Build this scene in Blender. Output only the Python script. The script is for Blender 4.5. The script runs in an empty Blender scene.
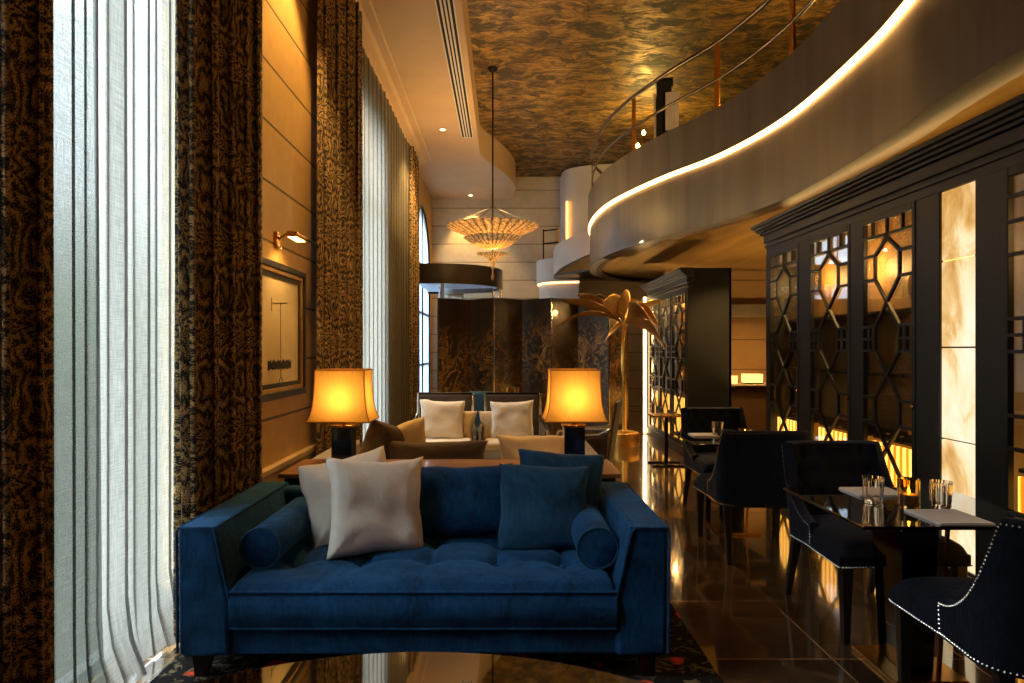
import bpy, math, random
from mathutils import Vector, Matrix, Euler, noise as mnoise
PI = math.pi
sc = bpy.context.scene
COL = sc.collection
random.seed(7)

# ------------------------------------------------------------------ helpers
def lin(h):
    h = h.lstrip('#')
    o = []
    for i in (0, 2, 4):
        c = int(h[i:i+2], 16) / 255
        o.append(c / 12.92 if c <= .04045 else ((c + .055) / 1.055) ** 2.4)
    return tuple(o) + (1,)

class MB:
    def __init__(s): s.v = []; s.f = []; s.uv = {}
    def add(s, vs, fs):
        n = len(s.v); s.v += [tuple(p) for p in vs]; s.f += [tuple(i + n for i in f) for f in fs]
    def box(s, x0, x1, y0, y1, z0, z1):
        s.add([(x0,y0,z0),(x1,y0,z0),(x1,y1,z0),(x0,y1,z0),(x0,y0,z1),(x1,y0,z1),(x1,y1,z1),(x0,y1,z1)],
              [(0,3,2,1),(4,5,6,7),(0,1,5,4),(1,2,6,5),(2,3,7,6),(3,0,4,7)]); return s
    def hexa(s, b, t):            # bottom 4 points, top 4 points, both counter-clockwise seen from above
        s.add(list(b) + list(t), [(0,3,2,1),(4,5,6,7),(0,1,5,4),(1,2,6,5),(2,3,7,6),(3,0,4,7)]); return s
    def bar(s, p0, p1, w, h, up=(0,0,1)):
        p0, p1 = Vector(p0), Vector(p1); d = (p1-p0).normalized(); up = Vector(up)
        if abs(d.dot(up)) > .99: up = Vector((1,0,0))
        a = d.cross(up).normalized(); b = a.cross(d).normalized()
        q = [(-1,-1),(1,-1),(1,1),(-1,1)]
        s.add([p + a*(i*w/2) + b*(j*h/2) for p in (p0,p1) for i, j in q],
              [(0,1,2,3),(7,6,5,4),(0,4,5,1),(1,5,6,2),(2,6,7,3),(3,7,4,0)]); return s
    def cyl(s, p0, p1, r0, r1=None, n=16, cap=True):
        r1 = r0 if r1 is None else r1
        p0, p1 = Vector(p0), Vector(p1); d = (p1-p0).normalized()
        up = Vector((0,0,1)) if abs(d.z) < .99 else Vector((1,0,0))
        a = d.cross(up).normalized(); b = d.cross(a).normalized()
        vs = []
        for p, r in ((p0,r0),(p1,r1)):
            for i in range(n):
                t = 2*PI*i/n; vs.append(p + a*(r*math.cos(t)) + b*(r*math.sin(t)))
        fs = [(i,(i+1)%n,n+(i+1)%n,n+i) for i in range(n)]
        if cap: fs += [tuple(range(n-1,-1,-1)), tuple(range(n,2*n))]
        s.add(vs, fs); return s
    def lathe(s, prof, c=(0,0,0), n=32, close=False, M=None):
        vs = []; k = len(prof)
        for r, z in prof:
            for i in range(n):
                t = 2*PI*i/n; p = Vector((r*math.cos(t), r*math.sin(t), z))
                if M: p = M @ p
                vs.append((p.x+c[0], p.y+c[1], p.z+c[2]))
        fs = []
        for j in range(k if close else k-1):
            j2 = (j+1) % k
            for i in range(n):
                i2 = (i+1) % n; fs.append((j*n+i, j*n+i2, j2*n+i2, j2*n+i))
        if not close:
            if prof[0][0] > 1e-5: fs.append(tuple(range(n-1,-1,-1)))
            if prof[-1][0] > 1e-5: fs.append(tuple(range((k-1)*n, k*n)))
        s.add(vs, fs); return s
    def tube(s, pts, r, n=8, closed=False, cap=True):
        pts = [Vector(p) for p in pts]; k = len(pts); vs = []; prev = None
        for i, p in enumerate(pts):
            if closed: d = pts[(i+1)%k] - pts[i-1]
            else: d = pts[min(i+1,k-1)] - pts[max(i-1,0)]
            d.normalize()
            if prev is None:
                up = Vector((0,0,1)) if abs(d.z) < .9 else Vector((1,0,0)); a = d.cross(up).normalized()
            else: a = (prev - d*prev.dot(d)).normalized()
            prev = a; b = d.cross(a); rr = r[i] if isinstance(r, (list,tuple)) else r
            for j in range(n):
                t = 2*PI*j/n; vs.append(p + a*(rr*math.cos(t)) + b*(rr*math.sin(t)))
        fs = []
        for i in range(k if closed else k-1):
            i2 = (i+1)%k
            for j in range(n): fs.append((i*n+j, i*n+(j+1)%n, i2*n+(j+1)%n, i2*n+j))
        if not closed and cap: fs += [tuple(range(n-1,-1,-1)), tuple(range((k-1)*n,k*n))]
        s.add(vs, fs); return s
    def grid(s, fn, nu, nv, cu=False, flip=False):
        vs = [fn(i/(nu if cu else nu-1), j/(nv-1)) for j in range(nv) for i in range(nu)]
        fs = []
        for j in range(nv-1):
            for i in range(nu if cu else nu-1):
                q = (j*nu+i, j*nu+(i+1)%nu, (j+1)*nu+(i+1)%nu, (j+1)*nu+i)
                fs.append(q[::-1] if flip else q)
        s.add(vs, fs); return s
    def prism(s, poly, z0, z1):
        n = len(poly)
        s.add([(x,y,z0) for x,y in poly] + [(x,y,z1) for x,y in poly],
              [tuple(range(n-1,-1,-1)), tuple(range(n,2*n))] + [(i,(i+1)%n,n+(i+1)%n,n+i) for i in range(n)]); return s
    def xform(s, M):
        s.v = [tuple(M @ Vector(p)) for p in s.v]; return s
    def build(s, name, mat, parent=None, smooth=True, bevel=0, sub=0, solid=0, seg=2, uvs=None, ang=40):
        me = bpy.data.meshes.new(name); me.from_pydata(s.v, [], s.f)
        if uvs:
            l = me.uv_layers.new(name='UVMap')
            for lp in me.loops: l.data[lp.index].uv = uvs[lp.vertex_index]
        me.materials.append(mat)
        if smooth:
            me.polygons.foreach_set('use_smooth', [True]*len(me.polygons)); 
            me.set_sharp_from_angle(angle=math.radians(ang))
        o = bpy.data.objects.new(name, me); COL.objects.link(o)
        if parent: o.parent = parent
        if bevel:
            m = o.modifiers.new('Bevel','BEVEL'); m.width = bevel; m.segments = seg; m.limit_method = 'ANGLE'; m.angle_limit = math.radians(35)
        if sub:
            m = o.modifiers.new('Subdivision','SUBSURF'); m.levels = sub; m.render_levels = sub
        if solid:
            m = o.modifiers.new('Solidify','SOLIDIFY'); m.thickness = solid; m.offset = 0
        return o

def thing(name, label, cat, loc=(0,0,0), rz=0, group=None):
    o = bpy.data.objects.new(name, None); COL.objects.link(o); o.empty_display_size = .1
    o.location = loc; o.rotation_euler = (0,0,rz); o['label'] = label; o['category'] = cat
    if group: o['group'] = group
    return o
def tag(o, label, cat, group=None, kind=None):
    o['label'] = label; o['category'] = cat
    if group: o['group'] = group
    if kind: o['kind'] = kind
    return o
def struct(o, label=None):
    o['kind'] = 'structure'
    if label: o['label'] = label
    return o
def kids(o): return [c for c in bpy.data.objects if c.parent == o]
def dup(root, loc, rz, label, group=None):
    def cp(o, par):
        c = o.copy(); COL.objects.link(c)
        if par: c.parent = par
        for ch in kids(o): cp(ch, c)
        return c
    r = cp(root, None); r.location = loc; r.rotation_euler = (0,0,rz); r['label'] = label
    if group: r['group'] = group
    return r
def catmull(P, n):
    out = []; P = [Vector(p) for p in P]; Q = [2*P[0]-P[1]] + P + [2*P[-1]-P[-2]]
    for i in range(1, len(Q)-2):
        for k in range(n):
            t = k/n; a,b,c,d = Q[i-1:i+3]
            out.append(.5*((2*b)+(c-a)*t+(2*a-5*b+4*c-d)*t*t+(3*b-a-3*c+d)*t**3))
    out.append(P[-1]); return out
def sm(a, b, x):
    t = max(0, min(1, (x-a)/(b-a))); return t*t*(3-2*t)

# ------------------------------------------------------------------ materials
def new_mat(name):
    m = bpy.data.materials.new(name); m.use_nodes = True; nt = m.node_tree; nt.nodes.clear()
    out = nt.nodes.new('ShaderNodeOutputMaterial'); return m, nt, out
class G:
    """tiny node-graph helper"""
    def __init__(s, nt): s.nt = nt
    def n(s, t, ins=None, **kw):
        nd = s.nt.nodes.new('ShaderNode' + t)
        for k, v in kw.items(): setattr(nd, k, v)
        for k, v in (ins or {}).items(): s.set(nd.inputs[k], v)
        return nd
    def set(s, sock, v):
        if isinstance(v, bpy.types.NodeSocket): s.nt.links.new(v, sock)
        elif isinstance(v, bpy.types.Node): s.nt.links.new(v.outputs[0], sock)
        else: sock.default_value = v
    def math(s, op, a, b=None, c=None, clamp=False):
        nd = s.n('Math', operation=op, use_clamp=clamp); s.set(nd.inputs[0], a)
        if b is not None: s.set(nd.inputs[1], b)
        if c is not None: s.set(nd.inputs[2], c)
        return nd.outputs[0]
    def ramp(s, fac, stops, interp='LINEAR'):
        nd = s.n('ValToRGB', {0: fac}); cr = nd.color_ramp; cr.interpolation = interp
        while len(cr.elements) < len(stops): cr.elements.new(.5)
        for e, (p, c) in zip(cr.elements, stops): e.position = p; e.color = c
        return nd.outputs[0]
    def mix(s, f, a, b):
        nd = s.n('Mix', data_type='RGBA'); s.set(nd.inputs[0], f); s.set(nd.inputs[6], a); s.set(nd.inputs[7], b); return nd.outputs[2]
    def pos(s, kind='Object'):
        return s.n('TexCoord').outputs[kind]
    def world(s): return s.n('NewGeometry').outputs['Position']
    def mapping(s, v, scale=(1,1,1), loc=(0,0,0), rot=(0,0,0)):
        return s.n('Mapping', {0: v, 1: loc, 2: rot, 3: scale}).outputs[0]
    def noise(s, v, scale, detail=3, rough=.5, dist=0):
        return s.n('TexNoise', {'Vector': v, 'Scale': scale, 'Detail': detail, 'Roughness': rough, 'Distortion': dist}).outputs[0]
    def bump(s, h, strength=.3, dist=.01):
        return s.n('Bump', {'Height': h, 'Strength': strength, 'Distance': dist}).outputs[0]
    def bsdf(s, out, **k):
        nd = s.n('BsdfPrincipled')
        names = dict(color='Base Color', rough='Roughness', metal='Metallic', spec='Specular IOR Level', normal='Normal', sheen='Sheen Weight',
                     sheen_rough='Sheen Roughness', sheen_tint='Sheen Tint', coat='Coat Weight', coat_rough='Coat Roughness', trans='Transmission Weight', ior='IOR', alpha='Alpha',
                     emis='Emission Color', strength='Emission Strength')
        for a, v in k.items(): s.set(nd.inputs[names[a]], v)
        s.nt.links.new(nd.outputs[0], out.inputs[0]); return nd

MATS = {}
def plain(name, col, rough=.5, metal=0, spec=.5, var=.12, vs=6, bump=0, bs=40, coat=0, sheen=0, world=False):
    if name in MATS: return MATS[name]
    m, nt, out = new_mat(name); g = G(nt); c = lin(col) if isinstance(col, str) else col
    v = g.world() if world else g.pos()
    n = g.noise(v, vs, 4, .6)
    lo = tuple(x*(1-var) for x in c[:3]) + (1,); hi = tuple(min(1, x*(1+var)) for x in c[:3]) + (1,)
    col_ = g.ramp(n, [(.3, lo), (.7, hi)])
    k = dict(color=col_, rough=rough, metal=metal, spec=spec, coat=coat)
    if sheen: k.update(sheen=sheen, sheen_rough=.35, sheen_tint=tuple(min(1, .25+x*3) for x in c[:3])+(1,))
    if bump: k['normal'] = g.bump(g.noise(v, bs, 3), bump, .004)
    g.bsdf(out, **k); MATS[name] = m; return m
def emit(name, col, strength, col2=None, scale=3):
    if name in MATS: return MATS[name]
    m, nt, out = new_mat(name); g = G(nt)
    c = lin(col) if isinstance(col, str) else col
    if col2: c = g.ramp(g.noise(g.pos(), scale, 4, .6), [(.3, lin(col2)), (.65, c)])
    e = g.n('Emission', {0: c, 1: strength}); nt.links.new(e.outputs[0], out.inputs[0]); MATS[name] = m; return m

def mat_velvet(name, c1, c2, tint, sheen=.6):
    m, nt, out = new_mat(name); g = G(nt); v = g.pos()
    n = g.noise(v, 4, 6, .7, 1.0); n2 = g.noise(g.mapping(v, (60,60,14)), 1, 3)
    f = g.math('ADD', g.math('MULTIPLY', n, .75), g.math('MULTIPLY', n2, .25))
    col = g.ramp(f, [(.36, lin(c1)), (.64, lin(c2))])
    b = g.bump(g.math('ADD', g.noise(v, 12, 6, .7, 1.0), g.math('MULTIPLY', n2, .25)), .6, .014)
    g.bsdf(out, color=col, rough=.85, spec=.15, sheen=sheen, sheen_rough=.4, sheen_tint=lin(tint), normal=b); return m
def mat_linen(name, c1, c2, bs=.35, trans=0):
    m, nt, out = new_mat(name); g = G(nt); v = g.pos()
    w1 = g.n('TexWave', {'Vector': v, 'Scale': 60, 'Distortion': 1.5, 'Detail': 2}, bands_direction='X').outputs['Fac']
    w2 = g.n('TexWave', {'Vector': v, 'Scale': 60, 'Distortion': 1.5, 'Detail': 2}, bands_direction='Z').outputs['Fac']
    w = g.math('MULTIPLY', w1, w2)
    col = g.ramp(g.math('ADD', g.math('MULTIPLY', g.noise(v, 9, 5, .7), .7), g.math('MULTIPLY', w, .3)), [(.3, lin(c1)), (.7, lin(c2))])
    b = g.bump(g.math('ADD', g.noise(v, 13, 4, .6, 1.2), g.math('MULTIPLY', w, .15)), bs, .012)
    g.bsdf(out, color=col, rough=.9, spec=.1, sheen=.15, normal=b); return m
def mat_drape():
    m, nt, out = new_mat('damask_drape'); g = G(nt)
    uv = g.n('TexCoord').outputs['UV']; s = g.n('SeparateXYZ', {0: uv}); u, v = s.outputs[0], s.outputs[1]
    d = g.n('TexNoise', {'Vector': uv, 'Scale': 7, 'Detail': 2}).outputs[1]; ds = g.n('SeparateXYZ', {0: d})
    u2 = g.math('ADD', u, g.math('MULTIPLY', g.math('SUBTRACT', ds.outputs[0], .5), .10))
    v2 = g.math('ADD', v, g.math('MULTIPLY', g.math('SUBTRACT', ds.outputs[1], .5), .10))
    # staggered ogee medallions, mirrored left to right
    W, H = .27, .50
    row = g.math('FLOOR', g.math('DIVIDE', v2, H/2)); off = g.math('MULTIPLY', g.math('MODULO', row, 2), W/2)
    def medallion(shift):
        a = g.math('PINGPONG', g.math('ADD', u2, shift[0]), W/2)
        b = g.math('PINGPONG', g.math('ADD', v2, shift[1]), H/2)
        r = g.math('SQRT', g.math('ADD', g.math('POWER', g.math('DIVIDE', a, W/2), 2), g.math('POWER', g.math('DIVIDE', b, H/2), 2)))
        return r, a, b
    r1, a1, b1 = medallion((0, 0)); r2, a2, b2 = medallion((W/2, H/2))
    r = g.math('MINIMUM', r1, r2)
    ang = g.math('ARCTAN2', a1, b1)
    rings = g.math('SINE', g.math('ADD', g.math('MULTIPLY', r, 21), g.math('MULTIPLY', g.math('SINE', g.math('MULTIPLY', ang, 11)), 2.2)))
    leaf = g.n('TexNoise', {'Vector': g.n('CombineXYZ', {0: a1, 1: b1, 2: r2}).outputs[0], 'Scale': 46, 'Detail': 4, 'Roughness': .65, 'Distortion': 1.6}).outputs[0]
    fine = g.noise(uv, 150, 3, .7)
    f = g.math('ADD', g.math('ADD', g.math('MULTIPLY', rings, .10), g.math('MULTIPLY', leaf, 1.1)), g.math('MULTIPLY', fine, .8))
    mask = g.ramp(f, [(.97, (0,0,0,1)), (1.05, (1,1,1,1))])
    mask2 = g.math('MULTIPLY', mask, g.ramp(g.noise(uv, 4, 3, .6), [(.3, (.45,.45,.45,1)), (.65, (1,1,1,1))]))
    col = g.mix(mask2, lin('#0a0909'), g.ramp(g.noise(uv, 14, 2), [(.35, lin('#b48a48')), (.65, lin('#dcb478'))]))
    g.bsdf(out, color=col, rough=.7, spec=.25, sheen=.1, normal=g.bump(f, .25, .003)); return m
def mat_sheer(name, dk, lt):
    m, nt, out = new_mat(name); g = G(nt); uv = g.n('TexCoord').outputs['UV']
    th = g.math('MULTIPLY', g.noise(g.mapping(uv, (9,260,1)), 1, 3, .6), 1); th2 = g.noise(g.mapping(uv, (260,9,1)), 1, 3, .6)
    f = g.math('ADD', g.math('MULTIPLY', th, .5), g.math('MULTIPLY', th2, .5))
    c = g.ramp(f, [(.35, lin(dk)), (.62, lin(lt))])
    di = g.n('BsdfDiffuse', {0: c}); tr = g.n('BsdfTranslucent', {0: c}); tp = g.n('BsdfTransparent', {0: (1,1,1,1)})
    a = g.n('MixShader', {0: .6}); nt.links.new(di.outputs[0], a.inputs[1]); nt.links.new(tr.outputs[0], a.inputs[2])
    b = g.n('MixShader', {0: g.ramp(f, [(.35, (.30,.30,.30,1)), (.6, (.12,.12,.12,1))])})
    nt.links.new(a.outputs[0], b.inputs[1]); nt.links.new(tp.outputs[0], b.inputs[2]); nt.links.new(b.outputs[0], out.inputs[0]); return m
def mat_shade(name, col, t=.75):
    m, nt, out = new_mat(name); g = G(nt); v = g.pos()
    c = g.ramp(g.noise(g.mapping(v, (90,90,6)), 1, 2), [(.3, tuple(x*.9 for x in lin(col)[:3])+(1,)), (.7, lin(col))])
    di = g.n('BsdfDiffuse', {0: c}); tr = g.n('BsdfTranslucent', {0: c}); a = g.n('MixShader', {0: t})
    nt.links.new(di.outputs[0], a.inputs[1]); nt.links.new(tr.outputs[0], a.inputs[2]); nt.links.new(a.outputs[0], out.inputs[0]); return m
def mat_stone(name, c1, c2, groove, z0, pitch, rough=.55):
    """pale stone blocks in level courses, with thin dark joints"""
    m, nt, out = new_mat(name); g = G(nt); v = g.world(); z = g.n('SeparateXYZ', {0: v}).outputs[2]
    t = g.math('FRACT', g.math('DIVIDE', g.math('ADD', z, 10*pitch - z0), pitch))
    d = g.math('MULTIPLY', g.math('MINIMUM', t, g.math('SUBTRACT', 1, t)), pitch)
    j = g.ramp(g.math('DIVIDE', d, .02), [(.35, (1,1,1,1)), (.6, (0,0,0,1))])
    n = g.math('ADD', g.math('MULTIPLY', g.noise(v, 1.1, 5, .6, .5), .7), g.math('MULTIPLY', g.noise(v, 9, 4, .6), .3))
    col = g.mix(j, g.ramp(n, [(.32, lin(c1)), (.66, lin(c2))]), lin(groove))
    g.bsdf(out, color=col, rough=rough, spec=.35, normal=g.bump(g.math('SUBTRACT', g.math('MULTIPLY', n, .2), j), .5, .01)); return m
def mat_goldceil():
    m, nt, out = new_mat('gold_brushed_ceiling'); g = G(nt); v = g.world()
    w = g.n('TexNoise', {'Vector': v, 'Scale': 2.6, 'Detail': 3}).outputs[1]
    vv = g.n('VectorMath', {0: v, 1: g.n('VectorMath', {0: w, 1: (.45,.45,0)}, operation='MULTIPLY').outputs[0]}, operation='ADD').outputs[0]
    n = g.noise(g.mapping(vv, (2.1,3.6,1)), 1.5, 6, .66, .5)
    st = g.noise(g.mapping(vv, (6,30,1)), 1, 3, .6)
    f = g.math('ADD', n, g.math('MULTIPLY', g.math('SUBTRACT', st, .5), .4))
    k = g.ramp(f, [(.42, (0,0,0,1)), (.62, (1,1,1,1))])
    col = g.mix(k, lin('#3b3020'), g.ramp(st, [(.35, lin('#80602c')), (.65, lin('#bb9148'))]))
    g.bsdf(out, color=col, rough=g.math('SUBTRACT', .62, g.math('MULTIPLY', k, .2)), metal=g.math('MULTIPLY', k, .45), spec=.4, normal=g.bump(f, .35, .02)); return m
def mat_streak(name, c1, c2, axis, rough, metal=0, sc_=8, bump=.15, spec=.5):
    """brushed finish with streaks along one world axis"""
    m, nt, out = new_mat(name); g = G(nt); v = g.world()
    s = {'x': (.5,sc_,sc_), 'y': (sc_,.5,sc_), 'z': (sc_,sc_,.25)}[axis]
    n = g.math('ADD', g.math('MULTIPLY', g.noise(g.mapping(v, s), 1, 5, .6), .65), g.math('MULTIPLY', g.noise(v, .9, 3), .35))
    col = g.ramp(n, [(.36, lin(c1)), (.64, lin(c2))])
    g.bsdf(out, color=col, rough=rough, metal=metal, spec=spec, normal=g.bump(n, bump, .01)); return m
def mat_wood(name, c1, c2, rough=.35, axis='x', coat=0):
    m, nt, out = new_mat(name); g = G(nt); v = g.pos()
    s = {'x': (1.2,18,18), 'y': (18,1.2,18), 'z': (18,18,1.2)}[axis]
    n = g.noise(g.mapping(v, s), 1.2, 5, .6, .8)
    g.bsdf(out, color=g.ramp(n, [(.35, lin(c1)), (.65, lin(c2))]), rough=rough, coat=coat, normal=g.bump(n, .12, .003)); return m
def mat_floor():
    m, nt, out = new_mat('polished_marble_floor'); g = G(nt); v = g.world(); s = g.n('SeparateXYZ', {0: v})
    def joint(c, o, p):
        t = g.math('FRACT', g.math('DIVIDE', g.math('ADD', c, 20*p - o), p))
        return g.math('MULTIPLY', g.math('MINIMUM', t, g.math('SUBTRACT', 1, t)), p)
    def cell(c, o, p): return g.math('FLOOR', g.math('DIVIDE', g.math('ADD', c, 20*p - o), p))
    d = g.math('MINIMUM', joint(s.outputs[0], .91, .61), joint(s.outputs[1], 3.15, .725))
    j = g.ramp(g.math('DIVIDE', d, .01), [(.3, (1,1,1,1)), (.6, (0,0,0,1))])
    cx, cy = cell(s.outputs[0], .91, .61), cell(s.outputs[1], 3.15, .725)
    wn = g.n('TexWhiteNoise', {0: g.n('CombineXYZ', {0: cx, 1: cy}).outputs[0]}, noise_dimensions='2D')
    vv = g.n('VectorMath', {0: v, 1: g.n('VectorMath', {0: wn.outputs[1], 1: (7,7,7)}, operation='MULTIPLY').outputs[0]}, operation='ADD').outputs[0]
    n = g.noise(vv, 2.3, 7, .62, 1.4)
    ve = g.n('TexWave', {'Vector': vv, 'Scale': .55, 'Distortion': 14, 'Detail': 4, 'Detail Scale': 1.3}).outputs['Fac']
    vein = g.ramp(ve, [(.0, (1,1,1,1)), (.035, (0,0,0,1))])
    base = g.ramp(n, [(.3, lin('#2e2116')), (.55, lin('#543c26')), (.75, lin('#7d5c3a'))])
    base = g.mix(g.math('MULTIPLY', wn.outputs[0], .55), base, lin('#1c1610'))
    col = g.mix(g.math('MULTIPLY', vein, .5), base, lin('#8a6d48'))
    col = g.mix(g.math('MULTIPLY', j, .8), col, lin('#a08052'))
    g.bsdf(out, color=col, rough=g.math('ADD', .06, g.math('MULTIPLY', n, .10)), spec=1.0, coat=1.0, coat_rough=.04,
           normal=g.bump(g.math('ADD', g.math('MULTIPLY', g.noise(v, 2.5, 3), .5), g.math('MULTIPLY', j, -.3)), .05, .01)); return m
def mat_rug():
    m, nt, out = new_mat('floral_rug'); g = G(nt); v = g.world()
    w = g.n('TexNoise', {'Vector': v, 'Scale': 9, 'Detail': 2}).outputs[1]
    vv = g.n('VectorMath', {0: v, 1: g.n('VectorMath', {0: w, 1: (.12,.12,0)}, operation='MULTIPLY').outputs[0]}, operation='ADD').outputs[0]
    vo = g.n('TexVoronoi', {'Vector': vv, 'Scale': 5.5})
    ra = g.n('SeparateXYZ', {0: vo.outputs[1]})
    fl = g.math('MULTIPLY', g.ramp(vo.outputs[0], [(.30, (1,1,1,1)), (.36, (0,0,0,1))]), g.math('GREATER_THAN', ra.outputs[0], .45))
    lf = g.ramp(g.noise(vv, 14, 3, .6, 1.5), [(.56, (0,0,0,1)), (.62, (1,1,1,1))])
    col = g.mix(g.math('MULTIPLY', lf, .75), lin('#1e1b1b'), g.mix(ra.outputs[1], lin('#5a5636'), lin('#8c7d5c')))
    col = g.mix(fl, col, g.ramp(vo.outputs[0], [(.0, lin('#e0a05a')), (.1, lin('#b3301e')), (.3, lin('#d24a2a'))]))
    g.bsdf(out, color=col, rough=.95, spec=.1, normal=g.bump(g.noise(v, 320, 2), .5, .004)); return m
def mat_screen():
    m, nt, out = new_mat('gilt_lacquer_panel'); g = G(nt); v = g.world(); s = g.n('SeparateXYZ', {0: v})
    w = g.n('TexNoise', {'Vector': v, 'Scale': 3.2, 'Detail': 3}).outputs[1]
    vv = g.n('VectorMath', {0: v, 1: g.n('VectorMath', {0: w, 1: (.5,.0,.5)}, operation='MULTIPLY').outputs[0]}, operation='ADD').outputs[0]
    br = g.n('TexVoronoi', {'Vector': g.mapping(vv, (4.5,.4,1.7)), 'Scale': 1.25}, feature='DISTANCE_TO_EDGE').outputs[0]
    branch = g.ramp(br, [(.0, (1,1,1,1)), (.09, (0,0,0,1))])
    bl = g.noise(g.mapping(vv, (9,1,7)), 2.2, 5, .7)
    bloom = g.ramp(bl, [(.52, (0,0,0,1)), (.62, (1,1,1,1))])
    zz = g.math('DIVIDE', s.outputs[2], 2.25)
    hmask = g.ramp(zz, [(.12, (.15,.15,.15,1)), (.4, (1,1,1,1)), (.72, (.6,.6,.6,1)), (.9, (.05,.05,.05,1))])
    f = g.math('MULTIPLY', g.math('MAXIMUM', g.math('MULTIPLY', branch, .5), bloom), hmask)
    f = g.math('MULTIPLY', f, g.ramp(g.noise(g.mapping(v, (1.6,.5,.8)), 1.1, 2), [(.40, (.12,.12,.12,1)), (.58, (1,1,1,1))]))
    col = g.mix(f, g.ramp(g.noise(g.mapping(v, (2,.3,.4)), 1.6, 4), [(.35, lin('#0e0a08')), (.65, lin('#382414'))]), lin('#c08c40'))
    g.bsdf(out, color=col, rough=.28, metal=g.math('MULTIPLY', f, .7), coat=.4, normal=g.bump(g.math('ADD', f, g.math('MULTIPLY', bl, .2)), .2, .01)); return m
def mat_pane(name, tint=(1,1,1,1), refl=1.0, base=.05):
    m, nt, out = new_mat(name); g = G(nt)
    bf = g.n('NewGeometry').outputs['Backfacing']
    fr = g.n('Fresnel', {0: g.math('SUBTRACT', 1.5, g.math('MULTIPLY', bf, .8333))}).outputs[0]   # thin pane: no inner total reflection
    f = g.math('ADD', g.math('MULTIPLY', fr, refl), base, clamp=True)
    tp = g.n('BsdfTransparent', {0: tint}); gl = g.n('BsdfGlossy', {0: (1,1,1,1), 1: .015})
    a = g.n('MixShader', {0: f}); nt.links.new(tp.outputs[0], a.inputs[1]); nt.links.new(gl.outputs[0], a.inputs[2]); nt.links.new(a.outputs[0], out.inputs[0]); return m
def mat_glass(name, col=(1,1,1,1), rough=.02, ior=1.48):
    m, nt, out = new_mat(name); g = G(nt); g.bsdf(out, color=col, rough=rough, trans=1.0, ior=ior); return m
def mat_alabaster():
    m, nt, out = new_mat('backlit_alabaster'); g = G(nt); v = g.world()
    n = g.noise(g.mapping(v, (2.4,2.4,1.5)), 1.3, 5, .58, .5)
    c = g.ramp(n, [(.30, lin('#b98238')), (.42, lin('#e0b676')), (.50, lin('#f4dcae')), (.66, lin('#fbecd2'))])
    e = g.n('Emission', {0: c, 1: ALAB}); gl = g.n('BsdfGlossy', {0: (1,1,1,1), 1: .15}); a = g.n('MixShader', {0: .04})
    nt.links.new(e.outputs[0], a.inputs[1]); nt.links.new(gl.outputs[0], a.inputs[2]); nt.links.new(a.outputs[0], out.inputs[0]); return m
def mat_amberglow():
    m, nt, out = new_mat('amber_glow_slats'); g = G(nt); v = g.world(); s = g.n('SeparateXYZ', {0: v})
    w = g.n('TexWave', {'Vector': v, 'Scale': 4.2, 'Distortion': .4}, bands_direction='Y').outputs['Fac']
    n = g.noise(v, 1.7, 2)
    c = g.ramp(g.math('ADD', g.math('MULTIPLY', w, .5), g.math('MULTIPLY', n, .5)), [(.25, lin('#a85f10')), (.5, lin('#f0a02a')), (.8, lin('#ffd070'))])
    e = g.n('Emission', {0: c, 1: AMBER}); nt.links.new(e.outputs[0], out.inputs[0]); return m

ALAB, AMBER = .80, 2.3
BLUE = mat_velvet('blue_velvet', '#07223f', '#184a74', '#5c98c6', .45)
BLUE2 = mat_velvet('slate_blue_velvet', '#16364f', '#27506e', '#7a9fb8', .3)
NAVY = mat_velvet('navy_velvet', '#0d1019', '#171c28', '#56647a', .45)
TEAL = mat_velvet('teal_velvet', '#2b4450', '#3c5a66', '#88a8b0', .3)
CREAM = mat_linen('cream_linen', '#e2d7c6', '#f5eee2', .6)
CREAM2 = mat_linen('oat_linen', '#d8c198', '#ead6b0')
TAUPE = mat_linen('taupe_linen', '#4b4038', '#63564b')
LGREY = mat_linen('pale_grey_linen', '#8d8884', '#aaa5a0')
DRAPE = mat_drape(); SHEER = mat_sheer('sheer_linen', '#807e76', '#a29f96'); SHEERD = mat_sheer('grey_sheer_linen', '#3f413b', '#565850')
WALLM = mat_stone('warm_stone_wall', '#a9834a', '#c09a5c', '#5c4628', 2.64, .43)
BACKM = mat_stone('pale_stone_wall', '#a99a82', '#c4b69c', '#756750', 2.64, .43)
GOLDC = mat_goldceil()
PLASTER = plain('warm_white_plaster', '#b89a74', .75, var=.06, vs=1.5, world=True)
WHITEP = plain('white_plaster', '#c9c0b2', .6, var=.05, vs=1.5, world=True)
FASCIA = mat_streak('bronze_grey_fascia', '#56524c', '#746d63', 'z', .42, .25, 3.5, .05)
LIPM = mat_streak('bronze_lip', '#4a382a', '#6a5240', 'y', .35, .4, 7, .08)
UNDER = mat_streak('gold_leaf_soffit', '#7d6236', '#b08c4c', 'y', .33, .5, 6, .35)
FLOORM = mat_floor(); RUGM = mat_rug(); SCREENM = mat_screen()
DARKWOOD = mat_wood('ebonised_wood', '#0d0a09', '#1a1512', .38, 'z')
CASEWOOD = mat_wood('dark_case_wood', '#0a0807', '#110e0b', .5, 'z')
CONSOLEW = mat_wood('brown_console_wood', '#6a4528', '#96683f', .3, 'x', .3)
BRASS = plain('brass', '#c08a35', .25, 1, var=.1)
GOLD = plain('gold_leaf', '#dcae58', .34, 1, var=.2, vs=12, bump=.25, bs=14)
DGOLD = plain('dark_gilt', '#a07c48', .4, .9, var=.3, vs=9, bump=.3, bs=10)
STEEL = plain('polished_nickel', '#b4ada3', .22, 1)
DMETAL = plain('dark_bronze_metal', '#1f1b18', .35, .8); RAILM = plain('brushed_bronze_rail', '#6a5e50', .3, .9)
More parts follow.
